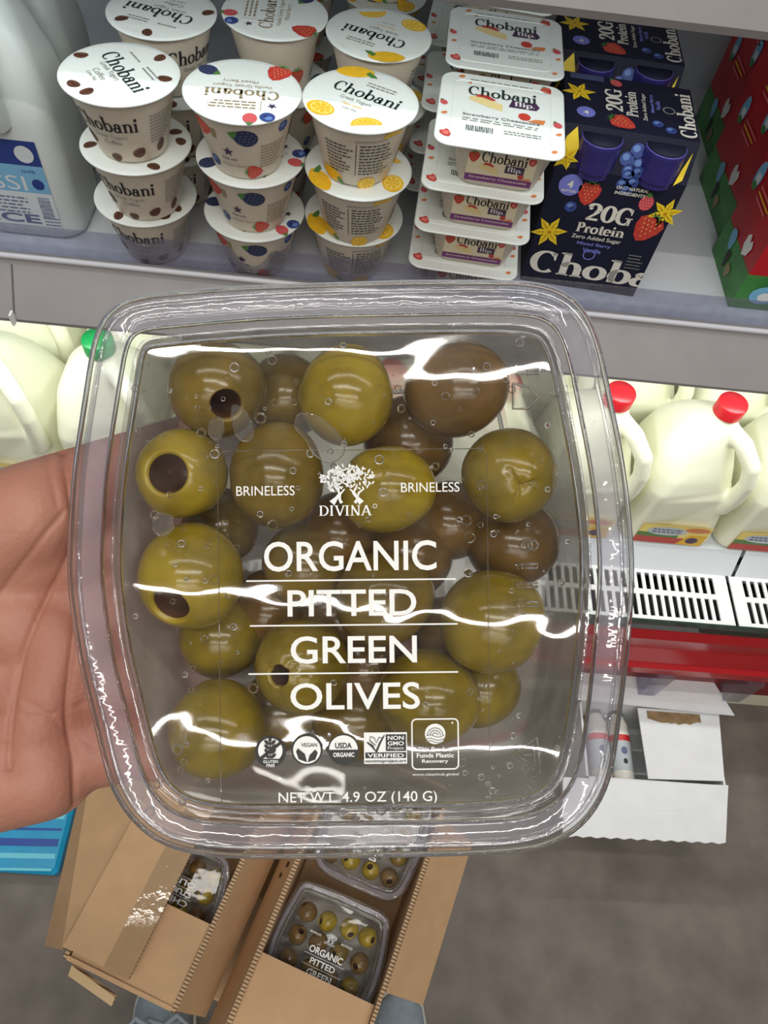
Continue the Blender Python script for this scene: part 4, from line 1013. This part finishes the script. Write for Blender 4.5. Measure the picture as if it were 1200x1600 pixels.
OLV = [  # px, py, depth, radius px, tone, hole, axis, elongation, label
 (343, 606, -.0130, 76, 'm', .36, (.35, -.45, .8), 1.02, 'olive in the top left corner of the held container, hole facing down right'),
 (544, 618, -.0130, 74, 'y', 0, (.2, 1, .3), 1.06, 'bright green olive at the top middle of the held container'),
 (716, 610, -.0125, 74, 'b', .22, (1, .25, .25), 1.12, 'brown olive with a torn right end at the top right of the held container'),
 (287, 737, -.0120, 70, 'y', .52, (-.12, -.05, 1), 1.02, 'olive with a wide round hole facing out, left side of the held container'),
 (435, 742, -.0140, 74, 'm', 0, (.1, 1, .2), 1.12, 'dull olive behind the left BRINELESS lettering'),
 (606, 765, -.0135, 68, 'y', 0, (1, .1, .2), 1.12, 'green olive behind the right half of the tree logo'),
 (798, 745, -.0125, 74, 'g', 0, (.06, -.25, 1), 1.02, 'olive with a star-shaped stamp, right side beside the right BRINELESS'),
 (300, 896, -.0130, 82, 'y', .42, (-.22, -.5, .8), 1.02, 'large olive with a hole at its lower left, left of ORGANIC lettering'),
 (337, 1135, -.0130, 76, 'g', 0, (.4, 1, .3), 1.0, 'olive without visible hole in the bottom left of the held container'),
 (470, 1040, -.0160, 74, 'g', .26, (-.4, .0, 1), 1.02, 'olive with a dim hole behind the start of GREEN lettering'),
 (768, 972, -.0140, 80, 'g', 0, (1, .5, .2), 1.04, 'olive right of PITTED lettering in the held container'),
 (668, 1090, -.0170, 74, 'g', 0, (1, -.3, .1), 1.08, 'olive behind the end of OLIVES lettering'),
 (345, 990, -.0290, 66, 'g', 0, (.1, 1, 0), 1.0, 'deep-lying olive in shade between two left-hand olives'),
 (800, 848, -.0300, 72, 'b', 0, (.1, 1, 0), 1.0, 'deep-lying dark olive under the star-stamped one'),
 (600, 935, -.0190, 74, 'm', 0, (1, .2, 0), 1.06, 'olive behind the end of PITTED lettering'),
 (480, 880, -.0290, 70, 'm', 0, (.3, 1, 0), 1.0, 'deep-lying olive behind the start of ORGANIC lettering'),
 (640, 865, -.0310, 70, 'b', 0, (.8, .4, 0), 1.0, 'deep-lying dark olive behind the end of ORGANIC lettering'),
 (745, 1070, -.0300, 66, 'g', 0, (.2, 1, 0), 1.0, 'deep-lying olive at the lower right of the olives'),
 (640, 690, -.0310, 70, 'b', 0, (.2, 1, 0), 1.0, 'deep-lying dark olive between the top row and the tree logo'),
 (450, 618, -.0300, 66, 'm', 0, (.2, 1, 0), 1.0, 'deep-lying olive between the two left olives of the top row'),
 (550, 1120, -.0310, 66, 'm', 0, (.2, 1, 0), 1.0, 'deep-lying olive behind the middle of OLIVES lettering'),
 (530, 835, -.0310, 66, 'b', 0, (.2, 1, 0), 1.0, 'deep-lying dark olive just below the DIVINA lettering'),
 (700, 815, -.0330, 62, 'b', 0, (.6, 1, 0), 1.0, 'deep-lying dark olive below the right BRINELESS lettering'),
 (420, 950, -.0330, 62, 'b', 0, (.2, 1, 0), 1.0, 'deep-lying dark olive at the left end of the line under ORGANIC'),
 (570, 1035, -.0325, 66, 'b', 0, (.2, .6, 0), 1.0, 'deep-lying dark olive behind the middle of GREEN lettering'),
 (700, 990, -.0325, 60, 'b', 0, (.9, .6, 0), 1.0, 'deep-lying dark olive at the right end of the line under PITTED'),
 (430, 1110, -.0325, 62, 'm', 0, (.2, .9, 0), 1.0, 'deep-lying olive left of OLIVES lettering'),
 (345, 820, -.0330, 60, 'm', 0, (.2, .9, 0), 1.0, 'deep-lying olive between the two left olives with holes'),
 (520, 960, -.0330, 60, 'b', 0, (.2, 1, 0), 1.0, 'deep-lying olive behind the start of PITTED lettering'),
]
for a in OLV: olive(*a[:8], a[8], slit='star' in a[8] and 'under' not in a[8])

# ------------------------------------------------------------------ the shopper: hand and forearm, shoes
SKIN = M('skin', (184, 130, 110), .45, bump=.14, bscale=600, col2=(162, 102, 86), scale=26, spec=.35, sss=.12)
def hp(px, py, Z): return Vector(((px - 600) * Z / FPX, -(py - 800) * Z / FPX, -Z))
def capsule(m, a, b, ra, rb, n=20, mat=SKIN, flat=1.0):
    a, b = Vector(a), Vector(b); t = (b - a).normalized(); u = t.orthogonal().normalized(); v = t.cross(u); rs = []
    for i in range(7):
        w = PI / 2 * i / 6; rs.append((a - t * ra * math.cos(w), ra * math.sin(w)))
    for i in range(7):
        w = PI / 2 * i / 6; rs.append((b + t * rb * math.sin(w), rb * math.cos(w)))
    rings = [[tuple(c + (u * math.cos(2 * PI * k / n) + v * math.sin(2 * PI * k / n)) * max(r, 1e-4)) for k in range(n)] for c, r in rs]
    m.loft(rings, mat, True, True)
m = MB()
def chain(pts):
    for (p, r), (q, s) in zip(pts, pts[1:]): capsule(m, p, q, r, s)
mm = .001
wr = hp(-380, 1090, .225)
# palm: four metacarpals from the wrist, heel of the hand and ball of the thumb
kn = [(190, 850), (205, 950), (200, 1060), (170, 1160)]
for (x, y), sy in zip(kn, (930, 1000, 1075, 1150)):
    chain([(hp(-380, sy * .5 + 545, .222), 19 * mm), (hp(-120, (sy + y) / 2, .2085), 17 * mm), (hp(x, y, .2145), 12.5 * mm)])
chain([(hp(-330, 1020, .22), 21 * mm), (hp(-110, 880, .203), 18.5 * mm), (hp(60, 803, .201), 15.0 * mm)])      # ball of the thumb
chain([(hp(-360, 1190, .222), 20 * mm), (hp(-120, 1225, .2085), 18 * mm), (hp(70, 1200, .208), 14.5 * mm)])   # heel on the little-finger side
chain([(hp(-60, 930, .209), 17 * mm), (hp(120, 1000, .211), 15 * mm), (hp(60, 1120, .21), 16 * mm)])
chain([(hp(-200, 960, .214), 18 * mm), (hp(-40, 870, .206), 16 * mm), (hp(110, 860, .2095), 14 * mm)])
# thumb, leaving the side of the palm, then four fingers under the container
chain([(hp(60, 803, .201), 15 * mm), (hp(190, 742, .2085), 11.5 * mm), (hp(300, 700, .2115), 10 * mm), (hp(390, 690, .2115), 8.0 * mm)])
for (x, y), l, dy, sp in zip(kn, (1.0, 1.1, 1.0, .8), (-35, -10, 10, 40), (10, 9.8, 9.2, 8.2)):
    chain([(hp(x, y, .2135), sp * 1.12 * mm), (hp(x + 140 * l, y + dy * .5, .2135), sp * mm), (hp(x + 235 * l, y + dy * .8, .2125), sp * .92 * mm), (hp(x + 310 * l, y + dy, .2115), sp * .82 * mm)])
# wrist and forearm
chain([(hp(-330, 1080, .222), 25 * mm), (hp(-560, 1160, .235), 25 * mm), (hp(-1150, 1420, .30), 38 * mm)])
chain([(hp(-340, 1020, .222), 23 * mm), (hp(-560, 1110, .235), 24 * mm), (hp(-1150, 1360, .30), 40 * mm)])
chain([(hp(-340, 1150, .222), 22 * mm), (hp(-560, 1210, .235), 23 * mm), (hp(-1150, 1480, .30), 36 * mm)])
creases = [([(96, 700), (110, 780), (118, 840), (92, 900), (60, 960), (30, 1040), (14, 1140), (12, 1200)], .9), ([(118, 960), (108, 1050), (104, 1120), (116, 1200), (118, 1290)], .8), ([(0, 930), (60, 850), (100, 800)], .5), ([(-20, 1110), (60, 1120), (130, 1100)], .35), ([(10, 1080), (90, 1130), (120, 1180)], .4), ([(70, 700), (90, 790)], .4), ([(120, 1150), (150, 1170)], .3)]
segs = []
for pts, dp in creases:
    q = catmull(pts + pts[::-1][1:-1], 40)[: 40 * (len(pts) - 1) + 1]
    segs.append((np.array(q), dp))
def carve(co, nr):
    Z = -co[:, 2]; px = 600 + co[:, 0] * FPX / Z; py = 800 - co[:, 1] * FPX / Z
    ok = np.where((co[:, 2] < -.1) & (nr[:, 2] > .15) & (px > -60) & (px < 200) & (py > 640) & (py < 1340))[0]
    d = np.zeros(len(ok))
    for q, dp in segs:
        best = np.full(len(ok), 1e9)
        for a in q: best = np.minimum(best, (px[ok] - a[0]) ** 2 + (py[ok] - a[1]) ** 2)
        mmm = np.sqrt(best) * Z[ok] / FPX * 1000
        d = np.maximum(d, dp * 1.6 * np.exp(-(mmm / .8) ** 2) * .55 + dp * .7 * np.exp(-(mmm / 3.0) ** 2))
    co[ok] -= nr[ok] * (d * .0011)[:, None]
    return co
person = empty('person', mat=CAMM @ Matrix.Translation((0, 0, 0)), label='left hand of a person in light sneakers, palm up, holding the olive container', cat='person')
hand = remesh(m, 'hand_and_forearm', .0013, 18, None, SKIN, carve)
hand.parent = person
# sneakers on the floor either side of the cardboard boxes
SHOE = M('pale_blue_canvas', (150, 164, 176), .8, bump=.5, bscale=300, var=.1, scale=60); SOLE = M('rubber_sole', (206, 206, 202), .6); LACE = M('shoe_lace', (176, 188, 198), .8); DENIM = M('faded_denim', (112, 132, 156), .85, bump=.5, bscale=260, var=.15, scale=50)
invp = CAMM.inverted()
def shoe(x, y, rz, laces):
    X = invp @ Matrix.Translation((x, y, 0)) @ Matrix.Rotation(R_(rz), 4, 'Z')
    m = MB(); rs = []; rs2 = []
    for t, w, h in ((0, .012, .03), (.02, .034, .046), (.05, .044, .058), (.09, .047, .072), (.13, .043, .092), (.17, .038, .108), (.22, .036, .112), (.26, .030, .105), (.275, .012, .09)):
        rs.append([(w * math.cos(a), -t, .022 + max(0, math.sin(a)) * (h - .022) - max(0, -math.sin(a)) * .004) for a in [2 * PI * k / 24 for k in range(24)]])
        rs2.append([((w + .004) * math.cos(a), -t + .004, .012 + .012 * math.sin(a)) for a in [2 * PI * k / 24 for k in range(24)]])
    m.loft(rs, SHOE, True, True, True, X); o = m.build('sneaker', person)
    s = MB(); s.loft(rs2, SOLE, True, True, True, X); s.build('sole', o)
    if laces:
        s = MB()
        for k in range(5):
            t = .075 + k * .018; h = .066 + k * .0085; sg = 1 if k % 2 else -1
            s.tube([(-.03, -t, h - .012), (-.012, -t - .004 * sg, h + .003), (.012, -t + .004 * sg, h + .003), (.03, -t, h - .012)], .0042, LACE, 8, False, X)
        for sx in (-1, 1): s.tube([(0, -.085, .075), (sx * .03, -.065, .088), (sx * .05, -.082, .07), (sx * .03, -.10, .08), (0, -.09, .078)], .004, LACE, 8, False, X)
        s.build('laces', o)
    m = MB(); m.tube([(X @ Vector(p)) for p in ((0, -.205, .085), (0, -.215, .13), (0, -.225, .2), (.0, -.23, .42), (0, -.2, .52))], [.058, .062, .064, .07, .074], DENIM, 20); m.build('trouser_leg', person)
shoe(-.225, -.005, 6, True); shoe(.158, -.020, -6, True)

# ------------------------------------------------------------------ cardboard boxes of olives
CARD = M('brown_cardboard', (190, 154, 116), .75, var=.05, scale=40, bump=.1, bscale=300)
CARDI = CARD
def flute_mat():
    m = bpy.data.materials.new('corrugated_edge'); m.use_nodes = True; MATS['flute'] = m; nt = m.node_tree; b = nt.nodes['Principled BSDF']
    tc = nt.nodes.new('ShaderNodeTexCoord'); w = nt.nodes.new('ShaderNodeTexWave'); w.bands_direction = 'Y'; w.inputs['Scale'].default_value = 105; w.inputs['Distortion'].default_value = .6
    nt.links.new(tc.outputs['Object'], w.inputs['Vector']); r = nt.nodes.new('ShaderNodeValToRGB')
    r.color_ramp.elements[0].color = lin((104, 80, 58)); r.color_ramp.elements[0].position = .25; r.color_ramp.elements[1].color = lin((190, 158, 122)); r.color_ramp.elements[1].position = .5
    nt.links.new(w.outputs['Fac'], r.inputs['Fac']); nt.links.new(r.outputs['Color'], b.inputs['Base Color']); b.inputs['Roughness'].default_value = .8
    return m
FLUTE = flute_mat()
TAPE = clear_mat('clear_packing_tape', (254, 254, 252), haze=.03, haze_col=(225, 220, 205), rough=.06, refl=1.8, bump=.35, bscale=90)
ROT = R_(-19)
BT = .0035
def st(s, t, z): return Vector((s * math.cos(ROT) - t * math.sin(ROT), s * math.sin(ROT) + t * math.cos(ROT), z))
def open_box(s0, s1, t0, t1, z0, z1, label):
    c = st((s0 + s1) / 2, (t0 + t1) / 2, z0)
    r = empty('cardboard_box', c, ROT, label, 'cardboard box', 'opened cardboard boxes of olives')
    hs, ht, h = (s1 - s0) / 2, (t1 - t0) / 2, z1 - z0
    m = MB()
    m.box((-hs, -ht, 0), (hs, ht, .003), CARD)
    for a, b in (((-hs, -ht), (-hs + BT, ht)), ((hs - BT, -ht), (hs, ht))):
        m.box((*a, .003), (*b, h - .0002), CARD); m.box((a[0], a[1], h - .0002), (b[0], b[1], h + .0002), FLUTE)
    for a, b in (((-hs, -ht), (hs, -ht + BT)), ((-hs, ht - BT), (hs, ht))): m.box((*a, .003), (*b, h), CARD)
    m.build('box_body', r)
    return r, c
Zt, Zb = .70, .585
bl, cl = open_box(-.195, -.089, -.068, .19, Zb, Zt, 'left opened cardboard box of olives with tape-striped flap below the container')
br, cr_ = open_box(-.0455, .068, -.072, .19, Zb, Zt, 'right opened cardboard box showing an ORGANIC PITTED container inside')
def flap(root, c, quad, th=BT, edge=FLUTE, name='flap', mat=CARD):
    """quad of (s, t, z) in the shared turned frame"""
    inv = Matrix.Rotation(-ROT, 4, 'Z')
    m = MB(); m.panel([inv @ (st(*q) - c) for q in quad], th, mat, edge); return m.build(name, root)
# left box: far-left flap splayed down, taped flap folded over, front flap folded in, right flap folded down
flap(bl, cl, [(-.196, -.062, .700), (-.196, .150, .700), (-.305, .150, .650), (-.222, -.068, .660)][::-1])
tf = flap(bl, cl, [(-.198, -.060, .706), (-.134, -.060, .712), (-.134, .150, .712), (-.198, .150, .706)])
flap(bl, cl, [(-.190, -.066, .698), (-.092, -.066, .699), (-.092, .0, .697), (-.190, .0, .696)])
flap(bl, cl, [(-.088, -.066, .7005), (-.069, -.066, .64), (-.069, .150, .64), (-.088, .150, .7005)])
inv = Matrix.Rotation(-ROT, 4, 'Z')
m = MB(); m.panel([inv @ (st(*q) - cl) for q in ((-.158, -.061, .7108), (-.1335, -.061, .7132), (-.1335, .150, .7132), (-.158, .150, .7108))], .0003, TAPE); m.build('packing_tape', bl)
m = MB(); m.panel([inv @ (st(*q) - cl) for q in ((-.186, -.078, .690), (-.140, -.083, .694), (-.140, -.076, .698), (-.186, -.070, .696))], .003, M('torn_card', (196, 168, 128), .8), FLUTE); m.build('torn_strip', bl)
# right box
flap(br, cr_, [(-.064, -.070, .64), (-.0465, -.070, .7005), (-.0465, .150, .7005), (-.064, .150, .64)])
flap(br, cr_, [(.069, .010, .7005), (.108, .014, .655), (.108, .160, .655), (.069, .160, .7005)])
ff = flap(br, cr_, [(-.042, -.069, .6945), (.064, -.069, .6945), (.064, -.002, .692), (-.042, -.002, .692)])
m = MB()
for s, t, w in ((-.0545, .085, .002), (-.057, .078, .0018), (-.0525, .070, .0024), (-.0555, .06, .002), (-.0775, .08, .002), (-.0785, .072, .0022)):
    z = .7005 - abs((s + (.0465 if s > -.066 else .088)) / .018) * .06 + .001
    mm_ = [inv @ (st(s + dx, t + dy, z + .0012 + (dx * 3.4 if s > -.066 else -dx * 3.2)) - cr_) for dx, dy in ((-w / 2, -w), (w / 2, -w), (w / 2, w), (-w / 2, w))]
    if s > -.066: m.add(mm_, [(0, 1, 2, 3)], BLACK, False)
m.build('ink_marks', br)
# the cases they stand on
for i in range(3):
    c = st(-.062, .06, .0005 + i * .1945); r = empty('cardboard_case', c, ROT, 'closed brown cardboard case in the pile under the opened olive boxes', 'cardboard box', 'closed cases under the olive boxes')
    m = MB(); m.box((-.125, -.115, 0), (.125, .115, .194), CARD, None, .002); m.build('case_body', r)
    m = MB(); m.box((-.126, -.02, .05), (.126, .02, .1945), clear_mat('case_tape', (240, 230, 210), haze=.2, haze_col=(200, 180, 140)))
    m.box((-.1251, -.02, .194), (.1251, .02, .1943), CARD)
    m.build('tape_band', r)
# containers in the boxes
def lay(s, t, z, rz): return Matrix.Translation(st(s, t, z)) @ Matrix.Rotation(ROT + R_(rz), 4, 'Z')
c1_ = make_container(['ORGANIC', 'PITTED', 'GREEN', 'OLIVES'], False, lay(.01125, .014, .678, 0) @ Matrix.Scale(.88, 4), label='olive container lying in the right cardboard box, ORGANIC PITTED lettering showing')
c2_ = make_container(['ORGANIC', 'PITTED', 'GREEN', 'OLIVES'], False, lay(.01125, .128, .684, 0) @ Matrix.Rotation(R_(3), 4, 'X') @ Matrix.Scale(.88, 4), label='olive container lying behind another in the right cardboard box, glare on its lid')
c3_ = make_container(['CHEESE', 'STUFFED', 'OLIVES'], False, lay(-.139, .008, .679, 180) @ Matrix.Scale(.80, 4), label='olive container turned upside down to the viewer in the left box, CHEESE STUFFED')
for c in (c1_, c2_, c3_): c['group'] = 'olive containers in the cardboard boxes'
rr = random.Random(5)
for c, lab in ((c1_, 'small olive inside the ORGANIC PITTED container in the right box'), (c2_, 'small olive inside the rear container of the right box'), (c3_, 'small olive inside the upside-down container of the left box')):
    bm = c.matrix_world
    for i in range(4):
        for j in range(4):
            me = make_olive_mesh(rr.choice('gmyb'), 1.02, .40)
            o = bpy.data.objects.new('olive', me); COL.objects.link(o)
            ax = Vector((rr.uniform(-.8, .8), rr.uniform(-.8, .8), rr.uniform(.2, 1))).to_track_quat('Z', 'Y').to_matrix().to_4x4()
            o.matrix_world = bm @ Matrix.Translation((-.0345 + .023 * i + rr.uniform(-.0015, .0015), -.036 + .023 * j + rr.uniform(-.0015, .0015), -.0125 - rr.uniform(0, .006))) @ ax
            tag(o, lab, 'olive', 'olives in the boxed containers')

# ------------------------------------------------------------------ white corrugated tray by the bumper, with bottles
WCARD = M('white_corrugated', (226, 228, 230), .7, var=.03, scale=30, bump=.12, bscale=120); STAIN = M('brown_stain', (142, 116, 84), .8, var=.25, scale=60)
tz = .15
wb = empty('white_tray_box', (.59, .375, 0), 0, 'white corrugated tray with open flaps on the floor before the red bumper', 'cardboard box')
def wp(m, n): return m.build(n, wb, (-.59, -.375, 0))
m = MB(); m.box((.455, .305, .0005), (.705, .445, .004), WCARD)
for a, b in (((.455, .305), (.459, .445)), ((.701, .305), (.705, .445)), ((.455, .305), (.705, .309)), ((.455, .441), (.705, .445))): m.box((*a, .004), (*b, tz), WCARD)
wp(m, 'tray_body')
m = MB(); m.panel([(.565, .311, tz + .002), (.703, .316, tz + .002), (.716, .438, tz + .004), (.562, .436, tz + .004)], .003, WCARD)
q = [(.578 + .10 * i / 14, .417 - .010 * abs(noise.noise((i * .7, 2, 0))) - (.004 if 2 < i < 12 else 0), tz + .0048) for i in range(15)]
m.add([(x, y, z) for x, y, z in q] + [(x, .4315, tz + .0048) for x, y, z in q], [(i, i + 1, i + 16, i + 15) for i in range(14)], STAIN, False); wp(m, 'side_flap')
m = MB(); zt = tz + .018
top = [at(1148, 1118, zt), at(1113, 1063, zt)]; n = 18
bk = [at(1113 + (905 - 1113) * i / n, 1063 + (1044 - 1063) * i / n + (1.6 if i % 2 else -1.2), zt) for i in range(n + 1)]
fr = [at(1148 + (900 - 1148) * i / n, 1118 + (1093 - 1118) * i / n, zt) for i in range(n + 1)]
m.loft([bk, fr], WCARD, closed=False, smooth=False); m.loft([[p - Vector((0, 0, .003)) for p in bk], [p - Vector((0, 0, .003)) for p in fr]], WCARD, closed=False, smooth=False); m.loft([fr, [p - Vector((0, 0, .003)) for p in fr]], WCARD, closed=False, smooth=False)
wp(m, 'back_flap')
m = MB(); n = 24
def row(pxa, pxb, z, wob=0): return [at(pxa[0] + (pxb[0] - pxa[0]) * i / n, pxa[1] + (pxb[1] - pxa[1]) * i / n + (wob if i % 2 else -wob), z) for i in range(n + 1)]
r1 = row((880, 1214), (1138, 1227), tz + .001); r2 = row((880, 1260), (1136, 1268), tz - .003); r2b = row((880, 1264), (1136, 1272), tz - .005); r3 = row((880, 1306), (1134, 1318), tz - .004, 1.3)
m.loft([r1, r2, r2b, r3], WCARD, closed=False, smooth=False); dn = Vector((0, 0, -.003))
m.loft([[p + dn for p in q] for q in (r1, r2, r2b, r3)], WCARD, closed=False, smooth=False); m.loft([r3, [p + dn for p in r3]], WCARD, closed=False, smooth=False); wp(m, 'front_flap')
BOTW = M('white_bottle', (222, 218, 208), .35); BAND = M('red_bottle_band', (196, 40, 46), .4); CAPD = M('dark_bottle_cap', (44, 40, 42), .4); GREYL = M('grey_bottle_label', (180, 186, 190), .5)
def bottle(x, y, label):
    r = empty('white_bottle', label=label, cat='bottle', group='white bottles in the tray', mat=Matrix.Translation((x, .3105, y)) @ Matrix.Rotation(R_(-90), 4, 'X'))
    m = MB(); m.lathe([(.018, 0), (.019, .004), (.019, .085), (.0192, .0855), (.0192, .09), (.019, .0905), (.018, .105), (.011, .122), (.009, .126)], BOTW, 28); 
    m.lathe([(.01935, .073), (.01935, .084)], BAND, 28); m.lathe([(.01925, .02), (.01925, .073)], GREYL, 28)
    f = lambda u, v, l: (.0197 * math.sin(u / .0195), -.0197 * math.cos(u / .0195), v)   # faces up once the bottle lies down
    m.flat(fan(ell(0, .055, .006, .007, 0, 12)), SLATE, f, 2); m.flat(fan(ell(0, .036, .004, .005, 0, 10)), BLACK, f, 2)
    m.build('bottle_body', r)
    m = MB(); m.lathe([(.0115, .124), (.0115, .136), (.010, .138), (0, .138)], CAPD, 24); m.build('cap', r)
for k, (x, z) in enumerate(((.540, .1035), (.4995, .1035), (.540, .0635), (.4995, .0635), (.540, .0240), (.4995, .0240))):
    bottle(x, z, 'red-banded white bottle lying in the tray, %s layer, %s' % (('top', 'middle', 'bottom')[k // 2], ('beside the side flap', 'second from the side flap')[k % 2]))

# ------------------------------------------------------------------ blue pack on the floor at left
AQ = M('aqua_wrap', (22, 150, 196), .3, var=.1, scale=18); AQD = M('deep_blue_wrap', (30, 74, 160), .3); AQL = M('light_aqua', (110, 204, 224), .35)
a = at(88, 1367, .03); bp_ = empty('blue_wrapped_pack', (a.x - .16, a.y + .1, .0005), 0, 'flat blue striped wrapped pack on the floor below the hand', 'pack')
m = MB(); m.box((-.16, -.1, 0), (.16, .11, .03), AQ, None, .006)
fT = lambda u, v, l: (u, v, .0302 + .0001 * l)
for i in range(9):
    y = -.095 + i * .021; m.flat(merge([stroke([(-.15, y), (-.05, y + .003), (.05, y - .002), (.15, y + .002)], .004 + .004 * (i % 3))]), (AQD, AQL, AQD)[i % 3] if i > 1 else AQL, fT, 1)
m.flat(poly([(.098, .06), (.112, .10), (.124, .062), (.14, .10), (.146, .06), (.12, .045)]), WHITEINK, fT, 3); m.flat(lines(.09, .14, .036, 2, .010, .006, .1, 2), AQL, fT, 3)
m.build('wrapped_pack', bp_)
